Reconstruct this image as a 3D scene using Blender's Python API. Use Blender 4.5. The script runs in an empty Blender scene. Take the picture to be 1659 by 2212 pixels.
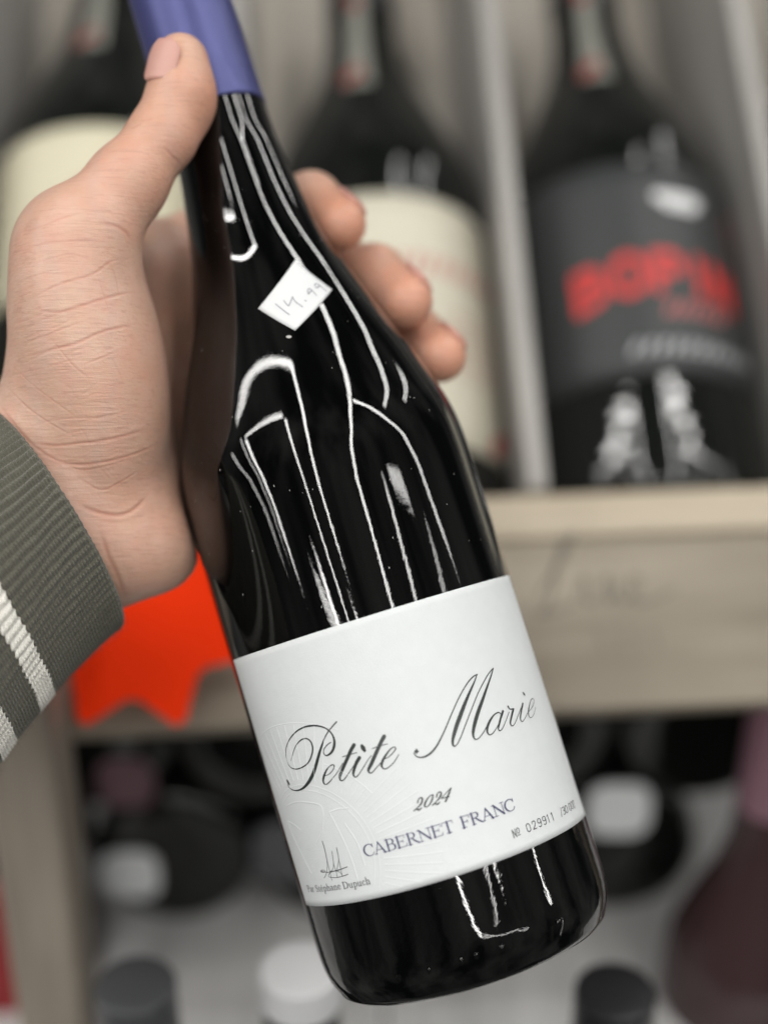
import bpy, bmesh, math, random
import numpy as np
from mathutils import Matrix, Vector
from mathutils.bvhtree import BVHTree

random.seed(7); rng = np.random.default_rng(7)
scene = bpy.context.scene
COL = scene.collection

# ------------------------------------------------------------------ camera
# Lens frame ("C"): X right, Y away from the lens, Z up, in millimetres. The phone is held
# 1.45 m above the floor and tipped 25 degrees down; W takes the lens frame into the shop.
W = Matrix.Translation((0, 0, 1.45)) @ Matrix.Rotation(math.radians(-25), 4, 'X')
cam = bpy.data.cameras.new('camera'); camo = bpy.data.objects.new('camera', cam)
COL.objects.link(camo); scene.camera = camo
camo.matrix_world = W @ Matrix.Rotation(math.radians(90), 4, 'X')
cam.sensor_fit = 'HORIZONTAL'; cam.sensor_width = 26; cam.lens = 48
cam.clip_start = .02; cam.clip_end = 60
cam.dof.use_dof = True; cam.dof.focus_distance = .368; cam.dof.aperture_fstop = 3.1
cam.dof.aperture_blades = 0
F_PX = 48 / 26 * 1659          # focal length in the pixels used to measure the photograph
def C(px, py, depth):          # measured point at a depth -> lens frame, mm
    return np.array([(px - 829.5) / F_PX * depth, depth, -(py - 1106) / F_PX * depth])

# ------------------------------------------------------------------ light: shop ceiling
world = bpy.data.worlds.new('World'); scene.world = world; world.use_nodes = True
bg = world.node_tree.nodes['Background']
wt = world.node_tree; wc = wt.nodes.new('ShaderNodeTexCoord')                 # dim aisles and goods all round: uneven grey
wm = wt.nodes.new('ShaderNodeMapping'); wm.inputs['Scale'].default_value = (1, 1, .45); wt.links.new(wc.outputs['Generated'], wm.inputs['Vector'])
wn = wt.nodes.new('ShaderNodeTexNoise'); wn.inputs['Scale'].default_value = 3.2; wn.inputs['Detail'].default_value = 5; wt.links.new(wm.outputs['Vector'], wn.inputs['Vector'])
wr = wt.nodes.new('ShaderNodeValToRGB'); wt.links.new(wn.outputs['Fac'], wr.inputs['Fac']); wt.links.new(wr.outputs['Color'], bg.inputs['Color'])
wr.color_ramp.elements[0].position = .40; wr.color_ramp.elements[0].color = (.04, .042, .045, 1)
wr.color_ramp.elements[1].position = .72; wr.color_ramp.elements[1].color = (.62, .61, .58, 1)
bg.inputs['Strength'].default_value = .42
LAMP_W, LAMP_L = .042, 38.5
def strip_lamp(x0, y0, x1, y1, gain=1.0, z=1.6, width=LAMP_W):
    length = math.hypot(x1 - x0, y1 - y0)
    l = bpy.data.lights.new('ceiling_strip', 'AREA'); l.shape = 'RECTANGLE'
    l.size = length; l.size_y = width
    l.energy = LAMP_L * gain * math.pi * length * width
    l.color = (1, .985, .955)
    o = bpy.data.objects.new('ceiling_strip', l); COL.objects.link(o)
    o.location = ((x0 + x1) / 2, (y0 + y1) / 2, 1.45 + z)
    o.rotation_euler = (0, 0, math.atan2(y1 - y0, x1 - x0))
for a in [(-.51, -2.5, -.46, -.02), (-3.5, .17, -.42, .0), (-1.18, -3.5, -.98, -.44), (-3.2, -.37, -1.04, -.37),
          (.97, -2.4, .57, .16), (.58, .17, .66, 1.0), (.66, .11, 4.2, .33), (2.35, -4.4, 1.66, -1.0), (1.84, -.82, 2.35, -.56), (3.05, -.32, 3.25, -1.9),
          (1.48, .42, 1.50, 2.3), (2.2, 1.3, 2.3, 2.6), (-3.7, -.3, -5.6, -4.6)]:
    strip_lamp(*a)
for a in [(-2.6, -3.7, -1.2, -3.7), (-.62, -2.9, -.62, -4.6), (.3, -2.7, .3, -3.7), (1.15, -2.3, 1.15, -3.1), (2.5, -1.9, 2.5, -2.8), (-1.9, -3.2, -1.9, -4.4),  # strips added for frontal fill, their reflections hidden by the label
          (5.9, -1.3, 9.0, -2.2), (.5, -3.9, 1.7, -6.2), (1.8, -6.3, 8.0, -6.3), (-3.25, -.5, -4.9, -4.6), (-6.5, -.5, -7.5, -5.5)]:
    strip_lamp(*a, gain=1.0, width=.14)          # wider strips: added fill and rows further back over the aisle

vs = scene.view_settings
vs.view_transform = 'Standard'; vs.look = 'None'; vs.exposure = 0.0; vs.gamma = 1
scene.render.engine = 'CYCLES'
scene.cycles.max_bounces = 8; scene.cycles.use_denoising = True
scene.cycles.sample_clamp_indirect = 6

# ------------------------------------------------------------------ helpers
def mat(name, color, rough=.5, metal=0, spec=.5, **kw):
    m = bpy.data.materials.new(name); m.use_nodes = True
    b = m.node_tree.nodes['Principled BSDF']
    b.inputs['Base Color'].default_value = (*color, 1); b.inputs['Roughness'].default_value = rough
    b.inputs['Metallic'].default_value = metal; b.inputs['Specular IOR Level'].default_value = spec
    for k, v in kw.items(): b.inputs[k.replace('_', ' ')].default_value = v
    return m
class N:                        # tiny node-graph helper
    def __init__(s, m): s.t = m.node_tree; s.b = s.t.nodes['Principled BSDF']
    def n(s, typ, inputs=None, **props):
        d = s.t.nodes.new(typ)
        for k, v in props.items(): setattr(d, k, v)
        for k, v in (inputs or {}).items():
            if isinstance(v, bpy.types.NodeSocket): s.t.links.new(v, d.inputs[k])
            else: d.inputs[k].default_value = v
        return d
    def coords(s, scale=(1, 1, 1), kind='Object'):
        c = s.n('ShaderNodeTexCoord'); mp = s.n('ShaderNodeMapping', {'Vector': c.outputs[kind], 'Scale': scale})
        return mp.outputs['Vector']
    def noise(s, vec, scale, detail=3, rough=.5):
        return s.n('ShaderNodeTexNoise', {'Vector': vec, 'Scale': scale, 'Detail': detail, 'Roughness': rough}).outputs['Fac']
    def ramp(s, fac, stops):
        r = s.n('ShaderNodeValToRGB', {'Fac': fac}); e = r.color_ramp.elements
        while len(e) < len(stops): e.new(.5)
        for i, (p, c) in enumerate(stops): e[i].position = p; e[i].color = (*c, 1)
        return r.outputs['Color']
    def math(s, op, a, b=0.0):
        return s.n('ShaderNodeMath', {0: a, 1: b}, operation=op).outputs[0]
    def mix(s, fac, a, b):
        d = s.n('ShaderNodeMix', data_type='RGBA'); ins = [i for i in d.inputs if i.enabled]
        for sock, v in zip((d.inputs[0], d.inputs[6], d.inputs[7]), (fac, a, b)):
            if isinstance(v, bpy.types.NodeSocket): s.t.links.new(v, sock)
            else: sock.default_value = v if not isinstance(v, tuple) else (*v, 1)
        return d.outputs[2]
    def bump(s, h, strength, dist, normal=None):
        d = s.n('ShaderNodeBump', {'Height': h, 'Strength': strength, 'Distance': dist})
        if normal is not None: s.t.links.new(normal, d.inputs['Normal'])
        return d.outputs['Normal']
    def to(s, sock, name): s.t.links.new(sock, s.b.inputs[name])

def empty(name, M, label=None, cat=None, group=None):
    o = bpy.data.objects.new(name, None); COL.objects.link(o); o.empty_display_size = .02
    o.matrix_world = W @ M
    if label: o['label'] = label; o['category'] = cat
    if group: o['group'] = group
    return o
def obj(name, verts, faces, material, parent=None, smooth=True, label=None):
    me = bpy.data.meshes.new(name)
    verts = np.asarray(verts, dtype=np.float32)
    if isinstance(faces, np.ndarray) and faces.ndim == 2:
        k = faces.shape[1]; nf = len(faces)
        me.vertices.add(len(verts)); me.vertices.foreach_set('co', verts.ravel())
        me.loops.add(nf * k); me.loops.foreach_set('vertex_index', faces.astype(np.int32).ravel())
        me.polygons.add(nf); me.polygons.foreach_set('loop_start', np.arange(0, nf * k, k, dtype=np.int32))
        me.polygons.foreach_set('loop_total', np.full(nf, k, dtype=np.int32))
        me.update(calc_edges=True); me.validate()
    else:
        me.from_pydata([tuple(map(float, v)) for v in verts], [], [tuple(map(int, f)) for f in faces]); me.update()
    if smooth: me.polygons.foreach_set('use_smooth', np.ones(len(me.polygons), dtype=bool))
    me.materials.append(material)
    o = bpy.data.objects.new(name, me); COL.objects.link(o)
    if parent: o.parent = parent
    if label: o['label'] = label
    return o
def frame_matrix(origin_mm, x, y, z):
    M = Matrix.Identity(4)
    for i in range(3):
        M[i][0], M[i][1], M[i][2], M[i][3] = float(x[i]), float(y[i]), float(z[i]), float(origin_mm[i]) * .001
    return M
def unit(v): v = np.asarray(v, float); return v / np.linalg.norm(v)

def lathe(profile, seg=96, closed_ends=True):
    """profile: [(z, r)] in mm -> verts in metres round local Z"""
    p = np.array(profile, float); n = len(p); t = np.linspace(0, 2 * math.pi, seg, endpoint=False)
    v = np.stack([p[:, 1, None] * np.cos(t), p[:, 1, None] * np.sin(t), np.repeat(p[:, :1], seg, 1)], -1).reshape(-1, 3) * .001
    i, j = np.meshgrid(np.arange(n - 1), np.arange(seg), indexing='ij'); jn = (j + 1) % seg
    f = np.stack([i * seg + j, i * seg + jn, (i + 1) * seg + jn, (i + 1) * seg + j], -1).reshape(-1, 4)
    return v, f
def smooth_profile(keys, step=1.0, k=9):
    z = np.array([q[0] for q in keys], float); r = np.array([q[1] for q in keys], float)
    zz = np.arange(z[0], z[-1] + .01, step); rr = np.interp(zz, z, r)
    w = np.hanning(k + 2)[1:-1]; w /= w.sum(); h = k // 2
    rr = np.convolve(np.pad(rr, h, mode='edge'), w, 'valid')
    return zz, rr
def catmull(pts, sub=6):
    p = np.asarray(pts, float)
    if len(p) == 2: return np.array([p[0] + (p[1] - p[0]) * t for t in np.linspace(0, 1, sub + 1)])
    q = np.vstack([2 * p[0] - p[1], p, 2 * p[-1] - p[-2]]); out = []
    for i in range(1, len(q) - 2):
        for t in np.arange(sub) / sub:
            a, b, c, d = q[i - 1], q[i], q[i + 1], q[i + 2]
            out.append(.5 * (2 * b + (c - a) * t + (2 * a - 5 * b + 4 * c - d) * t * t + (3 * b - a - 3 * c + d) * t ** 3))
    out.append(p[-1]); return np.array(out)
def ribbons(strokes, place, lift=.05, ridge=False, sub=6, minw=0):
    """strokes of (u, v, width) in mm -> flat printed ribbons (or raised ridges) laid on place(u, v, lift)"""
    V, Fc = [], []
    for si, st in enumerate(strokes):
        p = catmull(st, sub); d = np.gradient(p[:, :2], axis=0); d /= (np.linalg.norm(d, axis=1, keepdims=True) + 1e-9)
        nrm = np.stack([-d[:, 1], d[:, 0]], -1); hw = np.maximum(p[:, 2:3], minw) / 2
        e = lift + si * .0015
        b = len(V); rows = [p[:, :2] + nrm * hw, p[:, :2] - nrm * hw] if not ridge else [p[:, :2] + nrm * hw, p[:, :2], p[:, :2] - nrm * hw]
        lifts = [e, e] if not ridge else [0.0, e, 0.0]
        m = len(p)
        for row, li in zip(rows, lifts):
            for u, v in row: V.append(place(u, v, li))
        for k in range(len(rows) - 1):
            for i in range(m - 1): Fc.append((b + k * m + i, b + (k + 1) * m + i, b + (k + 1) * m + i + 1, b + k * m + i + 1))
        if not ridge:                                  # rounded ends
            for end, sgn in ((0, -1), (m - 1, 1)):
                c0 = len(V); ang0 = math.atan2(*(nrm[end] * -sgn)[::-1])
                for k in range(1, 5):
                    a = ang0 + math.pi * k / 5
                    q = p[end, :2] + hw[end] * np.array([math.cos(a), math.sin(a)]); V.append(place(q[0], q[1], e))
                first, last = (b + end, b + m + end) if sgn < 0 else (b + m + end, b + end)
                Fc.append((first, *range(c0, c0 + 4), last))
    return np.array(V), Fc

# stroke alphabets: (x, y, width) with cap height 1
ST = lambda x: [(x, 0, .15), (x, 1, .15)]
H = lambda x0, x1, y, w=.055: [(x0, y, w), (x1, y, w)]
BOWL = [(.05, .97, .055), (.45, .97, .055), (.62, .92, .1), (.68, .76, .15), (.62, .6, .1), (.45, .53, .055), (.2, .53, .055)]
SERIF = {
 'C': (.95, [[(.86, .7, .05), (.82, .86, .07), (.7, .96, .07), (.5, .99, .07), (.27, .9, .11), (.12, .7, .15), (.08, .5, .16), (.12, .3, .15), (.27, .1, .11), (.5, .01, .07), (.7, .04, .06), (.84, .15, .06), (.9, .28, .05)], [(.87, .98, .06), (.87, .7, .07)]]),
 'A': (1.0, [[(.1, 0, .06), (.46, 1, .07)], [(.44, 1, .11), (.86, 0, .15)], H(.24, .66, .33), H(-.02, .22, .025), H(.7, 1.0, .025)]),
 'B': (.87, [ST(.2), BOWL, [(.2, .53, .055), (.5, .53, .055), (.7, .46, .1), (.76, .28, .15), (.7, .09, .1), (.5, .03, .055), (.05, .03, .055)]]),
 'E': (.9, [ST(.2), H(.05, .78, .97), [(.77, .99, .05), (.77, .76, .05)], H(.2, .6, .52), [(.6, .63, .05), (.6, .4, .05)], H(.05, .82, .03), [(.8, .02, .05), (.86, .26, .05)]]),
 'R': (.97, [ST(.2), BOWL, [(.42, .53, .1), (.66, .24, .14), (.9, .02, .12)], H(.05, .38, .025), H(.84, 1.0, .025)]),
 'N': (1.04, [[(.17, 0, .06), (.17, 1, .06)], [(.13, .99, .14), (.88, .02, .15)], [(.88, 0, .06), (.88, 1, .06)], H(.0, .34, .025), H(-.02, .2, .975), H(.72, 1.04, .975)]),
 'T': (.9, [ST(.45), H(.04, .86, .97), [(.05, .99, .05), (.02, .74, .05)], [(.85, .99, .05), (.88, .74, .05)], H(.25, .65, .025)]),
 'F': (.82, [ST(.2), H(.05, .76, .97), [(.75, .99, .05), (.75, .74, .05)], H(.2, .58, .5), [(.58, .62, .05), (.58, .38, .05)], H(.05, .4, .025)]),
 'P': (.8, [ST(.2), BOWL, H(.05, .4, .025)]),
 'D': (1.0, [ST(.2), [(.05, .97, .06), (.45, .97, .06), (.72, .86, .11), (.88, .5, .16), (.72, .14, .11), (.45, .03, .06), (.05, .03, .06)]]),
 'S': (.66, [[(.56, .74, .06), (.5, .93, .07), (.3, .99, .07), (.12, .86, .11), (.13, .68, .12), (.34, .52, .14), (.54, .36, .13), (.56, .14, .11), (.34, .01, .07), (.14, .06, .07), (.08, .26, .06)]]),
 'a': (.56, [[(.1, .5, .09), (.18, .62, .07), (.32, .63, .1), (.4, .5, .13), (.4, .1, .13), (.52, .02, .07)], [(.4, .38, .06), (.2, .32, .08), (.08, .18, .12), (.15, .02, .08), (.3, .05, .06), (.4, .15, .06)]]),
 'r': (.45, [[(.15, 0, .13), (.15, .62, .12)], [(.15, .4, .06), (.27, .6, .08), (.4, .6, .12)], H(.03, .3, .02)]),
 't': (.42, [[(.18, .8, .08), (.18, .15, .13), (.26, .02, .09), (.38, .06, .06)], H(.04, .36, .6, .06)]),
 'e': (.56, [[(.08, .36, .06), (.46, .36, .06), (.42, .56, .09), (.28, .64, .07), (.13, .5, .11), (.09, .3, .13), (.17, .08, .1), (.32, .01, .07), (.47, .12, .06)]]),
 'p': (.64, [[(.15, -.32, .13), (.15, .62, .13)], [(.15, .5, .06), (.32, .63, .08), (.5, .52, .12), (.54, .3, .13), (.46, .07, .1), (.3, 0, .07), (.15, .1, .06)], H(.02, .3, -.31)]),
 'h': (.66, [[(.15, 0, .13), (.15, 1.05, .13)], [(.15, .45, .06), (.34, .63, .08), (.5, .5, .13), (.5, 0, .13)], H(.03, .28, .02), H(.39, .64, .02)]),
 'n': (.66, [[(.15, 0, .13), (.15, .62, .13)], [(.15, .45, .06), (.34, .63, .08), (.5, .5, .13), (.5, 0, .13)], H(.03, .28, .02), H(.39, .64, .02)]),
 'u': (.66, [[(.13, .62, .12), (.13, .18, .13), (.24, .01, .09), (.4, .08, .06), (.48, .2, .06)], [(.48, .62, .13), (.48, .02, .13)], H(.48, .64, .02)]),
 'c': (.52, [[(.44, .5, .1), (.3, .64, .07), (.13, .5, .11), (.09, .3, .13), (.17, .08, .1), (.32, .01, .07), (.46, .12, .06)]]),
 ' ': (.3, [])}
SERIF['\u00e9'] = (.56, SERIF['e'][1] + [[(.24, .76, .07), (.38, .95, .1)]])
LW = .13
def mono(*pts, w=LW): return [(x, y, w) for x, y in pts]
O_ = mono((.25, 1), (.08, .88), (.04, .7), (.04, .3), (.08, .12), (.25, 0), (.42, .12), (.46, .3), (.46, .7), (.42, .88), (.25, 1))
SANS = {
 '0': (.5, [O_]), 'O': (.5, [O_]),
 '2': (.5, [mono((.04, .74), (.08, .92), (.25, 1), (.42, .92), (.45, .72), (.36, .5), (.04, .02)), mono((.04, .03), (.48, .03))]),
 '9': (.5, [mono((.45, .66), (.36, .48), (.2, .46), (.06, .58), (.04, .76), (.1, .93), (.25, 1), (.4, .93), (.46, .76), (.46, .4), (.4, .1), (.22, 0), (.07, .08))]),
 '1': (.4, [mono((.08, .84), (.25, 1)), mono((.25, 1), (.25, 0))]),
 '3': (.5, [mono((.06, .9), (.24, 1), (.42, .88), (.42, .66), (.2, .53)), mono((.2, .53), (.44, .42), (.46, .18), (.3, .01), (.05, .1))]),
 '/': (.4, [mono((.05, -.08), (.35, 1.05))]),
 'N': (.55, [mono((.06, 0), (.06, 1)), mono((.06, .98), (.46, .02)), mono((.46, 0), (.46, 1))]),
 '\u00ba': (.5, [mono((.25, 1), (.1, .9), (.08, .65), (.12, .42), (.25, .34), (.38, .42), (.42, .65), (.4, .9), (.25, 1), w=.11), mono((.06, .12), (.44, .12), w=.11)]),
 'B': (.6, [mono((.1, 0), (.1, 1)), mono((.1, .97), (.36, .95), (.46, .76), (.36, .55), (.1, .53)), mono((.1, .53), (.4, .5), (.54, .28), (.42, .05), (.1, .03))]),
 'P': (.6, [mono((.1, 0), (.1, 1)), mono((.1, .97), (.4, .95), (.52, .73), (.4, .5), (.1, .48))]),
 'I': (.3, [mono((.15, 0), (.15, 1))]), ' ': (.4, [])}
def set_text(text, font, u0, v0, height, length=None, track=0.0, weight=1.0, curve=None):
    """strokes for a line of text starting at (u0, v0); length fits it to a measured width"""
    adv = sum(font[c][0] + track for c in text) - track
    sx = (length / adv) if length else height
    out, x = [], 0
    for c in text:
        w, strokes = font[c]
        for st in strokes:
            q = [(u0 + (x + a) * sx, v0 + b * height, ww * height * weight) for a, b, ww in st]
            if curve: q = [(a, b + curve(a), ww) for a, b, ww in q]
            out.append(q)
        x += w + track
    return out

# ------------------------------------------------------------------ materials of the rack
def wood(name, dark, light, scale=1.0, axis='X', rough=.6):
    m = mat(name, light, rough); g = N(m)
    sc = {'X': (3, 40, 40), 'Z': (40, 40, 3), 'Y': (40, 3, 40)}[axis]
    v = g.coords(tuple(s * scale for s in sc))
    info = g.n('ShaderNodeObjectInfo')
    v = g.n('ShaderNodeVectorMath', {0: v, 1: g.n('ShaderNodeVectorMath', {0: info.outputs['Random'], 1: (31, 17, 23)}, operation='MULTIPLY').outputs[0]}, operation='ADD').outputs[0]
    n1 = g.noise(v, 1.4, 6, .6); n2 = g.noise(v, 6, 3, .6)
    f = g.math('ADD', g.math('MULTIPLY', n1, .75), g.math('MULTIPLY', n2, .25))
    g.to(g.ramp(f, [(.34, dark), (.5, tuple((a + b) / 2 for a, b in zip(dark, light))), (.66, light)]), 'Base Color')
    g.to(g.bump(f, .35, .0012), 'Normal')
    return m
WOOD_GREY = wood('weathered_plank', (.45, .41, .355), (.68, .63, .555), axis='Z')
WOOD_SLAT = wood('grey_slat', (.24, .23, .215), (.40, .385, .365), axis='Z')
WOOD_BOARD = wood('crate_board', (.19, .16, .118), (.335, .29, .225), axis='X')
WOOD_EDGE = wood('pale_batten', (.36, .30, .22), (.58, .50, .385), axis='X')
WOOD_POST = wood('taupe_post', (.16, .135, .11), (.30, .26, .21), axis='Z')
WOOD_DARK = wood('cavity_shade_plank', (.012, .010, .008), (.03, .026, .021), axis='Y')  # near-black tone paints in the shade of the cavity under the rack
SHELF_PALE = wood('pale_shelf', (.50, .495, .485), (.74, .735, .73), axis='Y', rough=.5)
def glass_mat(name, color, rough=.04):
    m = mat(name, color, rough, spec=.5, IOR=1.5); g = N(m)
    n = g.noise(g.coords(), 55, 2); g.to(g.bump(n, .35, .0008), 'Normal')
    return m
GLASS_DARK = glass_mat('dark_bottle_glass', (.006, .007, .006))
GLASS_ROSE = glass_mat('rose_bottle_glass', (.05, .027, .029), .06)
def paper(name, color, rough=.6):
    m = mat(name, color, rough, spec=.35); g = N(m); v = g.coords()
    n = g.noise(v, 900, 3); n2 = g.noise(v, 120, 2)
    g.to(g.mix(g.math('MULTIPLY', n2, .5), tuple(color), tuple(c * .93 for c in color)), 'Base Color')
    g.to(g.bump(n, .12, .00025), 'Normal'); return m
CREAM = paper('cream_paper', (.66, .615, .46)); CREAM_G = paper('warm_white_paper', (.62, .585, .475))
GREY_PAPER = paper('charcoal_paper', (.042, .045, .045), .45)
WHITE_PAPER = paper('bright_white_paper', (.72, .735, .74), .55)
INK_RED = mat('red_ink', (.62, .035, .03), .5); INK_PALE = mat('pale_grey_ink', (.45, .46, .47), .5)
INK_ROSE = mat('faded_red_ink', (.50, .13, .12), .6); INK_DARK = mat('stamp_ink', (.115, .105, .085), .7)
SEAL_PAPER = paper('seal_paper', (.24, .24, .21)); SEAL_RED = mat('seal_red', (.26, .035, .025), .5)

def box(name, x, y, z, material, parent, bevel=1.5, label=None):
    """x, y, z: (low, high) in mm in the parent's frame"""
    bm = bmesh.new(); bmesh.ops.create_cube(bm, size=1)
    for v in bm.verts:
        v.co = Vector(((x[0] if v.co.x < 0 else x[1]) * .001, (y[0] if v.co.y < 0 else y[1]) * .001, (z[0] if v.co.z < 0 else z[1]) * .001))
    if bevel: bmesh.ops.bevel(bm, geom=bm.edges[:], offset=bevel * .001, segments=2, affect='EDGES', profile=.6)
    me = bpy.data.meshes.new(name); bm.to_mesh(me); bm.free(); me.materials.append(material)
    o = bpy.data.objects.new(name, me); COL.objects.link(o); o.parent = parent
    if label: o['label'] = label
    return o

# ------------------------------------------------------------------ the tilted display rack behind
UP_B = unit((-.054, .377, .925)); RT_B = unit(np.array([1, .045, .04]) - UP_B * (np.array([1, .045, .04]) @ UP_B))
BK_B = np.cross(UP_B, RT_B)                       # back of the rack
if BK_B[1] < 0: BK_B = -BK_B
RACK_O = np.array([0, 660, 19.6])
RACK_M = frame_matrix(RACK_O, RT_B, BK_B, UP_B)
rack = empty('display_rack', RACK_M @ Matrix.Translation((0, 0, -.134)),
             'blurred grey wooden wine rack with upright slats, leaning back behind the hand', 'wine rack')
Z0 = 134                                            # rack origin is its lower edge
for u in (-316, -189, -62, 61.5, 184, 311):
    box('divider', (u - 4.6 + (.3 if u > 0 else 0), u + 4.6), (-58, 78), (Z0 - 36.5, Z0 + 400), WOOD_SLAT, rack, 2)
for k in range(12):
    u = -384 + k * 64
    box('back_plank', (u + .8, u + 63.2), (80.5, 90 + (k % 3)), (Z0 - 50, Z0 + 420), WOOD_GREY, rack, 1)
box('shelf_floor', (-384, 384), (-48, 80), (Z0 - 46, Z0 - 37), WOOD_GREY, rack, 1)
front = box('front_board', (-384, 384), (-63, -50), (Z0 - 134, Z0 - 62.5), WOOD_BOARD, rack, 2, 'plain crate board with faint dark script across it')
box('front_batten', (-384, 384), (-64.5, -49), (Z0 - 62, Z0 - 40.5), WOOD_EDGE, rack, 7, 'paler rounded batten along the top of the board')
on_board = lambda u, v, e: ((86 + (u - 86) * .62 - 30) * .001, (-63.05 - e) * .001, (v - 22) * .001)
scr = [[(86, 70, 1), (104, 86, 2.6), (116, 100, 2.2), (112, 102, 1.4), (101, 84, 2), (92, 66, 1.5), (84, 62, 1.2), (96, 63, 1), (110, 66, 1)],
       [(110, 68, 1), (118, 77, 1.6), (117, 67, 2), (124, 68, 1), (132, 77, 1.4), (131, 67, 2), (138, 70, 1)],
       [(140, 76, 1), (137, 70, 2), (142, 66, 1.4), (150, 70, 1), (154, 75, 1.3), (149, 76, 1.2), (147, 69, 1.8), (154, 65, 1.4), (176, 70, 1)]]
scr += [[(122 + i * 12, 55, 1), (124 + i * 12, 46, 1.6)] for i in range(4)]
obj('script_stamp', *ribbons(scr, on_board, .15), INK_DARK, front)

# ------------------------------------------------------------------ large bottles standing in the rack
def bottle_parts(root, keys, glass, cap_from, cap_mat, seg=72, cap_over=.5, body='glass_body'):
    zz, rr = smooth_profile(keys, 1.0, 15)
    prof = [(zz[0] + 3, .01), (zz[0] + 1, rr[0] * .5), (zz[0], rr[0] - 5), (zz[0] + .8, rr[0] - 2)] + [(z, r) for z, r in zip(zz, rr) if z > zz[0] + 2]
    prof += [(zz[-1], rr[-1] * .6), (zz[-1], .01)]
    obj(body, *lathe(prof, seg), glass, root)
    zc = zz[zz >= cap_from]; rc = rr[zz >= cap_from] + cap_over
    p = [(cap_from, rc[0] - cap_over - .1), (cap_from, rc[0])] + list(zip(zc[1:], rc[1:])) + [(zc[-1] + .8, rc[-1] - .4), (zc[-1] + 1.2, rc[-1] - 1.6), (zc[-1] + 1.2, .01)]
    obj('capsule', *lathe(p, seg), cap_mat, root)
    return lambda z: float(np.interp(z, zz, rr))
def wrap_patch(name, rad, u0, u1, z0, z1, material, parent, R, lift=.35, nu=48, nz=10, label=None, arch=0):
    """paper wrapped on a round body: u is arc length at radius R; the sheet has a real edge"""
    U = np.linspace(u0, u1, nu); V = []
    for li in (lift, .02):
        for j in range(nz + 1):
            for u in U:
                z = z0 + (z1 - z0) * j / nz; th = u / R
                z = z + (arch * (1 - ((u - u0) / (u1 - u0) * 2 - 1) ** 2) if j == nz else 0)
                r = rad(z) + li; V.append((r * math.sin(th) * .001, -r * math.cos(th) * .001, z * .001))
    Fc = []; n = nu * (nz + 1)
    for j in range(nz):
        for i in range(nu - 1):
            a = j * nu + i; Fc.append((a, a + 1, a + nu + 1, a + nu)); Fc.append((n + a, n + a + nu, n + a + nu + 1, n + a + 1))
    rim = [i for i in range(nu)] + [j * nu + nu - 1 for j in range(1, nz + 1)] + [nz * nu + i for i in range(nu - 2, -1, -1)] + [j * nu for j in range(nz - 1, 0, -1)]
    for k in range(len(rim)):
        a, b = rim[k], rim[(k + 1) % len(rim)]; Fc.append((a, n + a, n + b, b))
    return obj(name, V, Fc, material, parent, label=label)
def on_round(rad, R, up=0):
    def place(u, v, e):
        v = v + up; r = rad(v) + .4 + e; th = u / R; return (r * math.sin(th) * .001, -r * math.cos(th) * .001, v * .001)
    return place
CAP_BLACK = mat('black_foil', (.012, .012, .014), .35); CAP_PALE = mat('pale_grey_foil', (.62, .62, .63), .4)
CAP_SMOKE = mat('smoke_foil', (.06, .062, .066), .4); CAP_MAUVE = mat('mauve_foil', (.13, .065, .08), .45); CAP_PINK = mat('pink_foil', (.24, .125, .16), .5)
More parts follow.
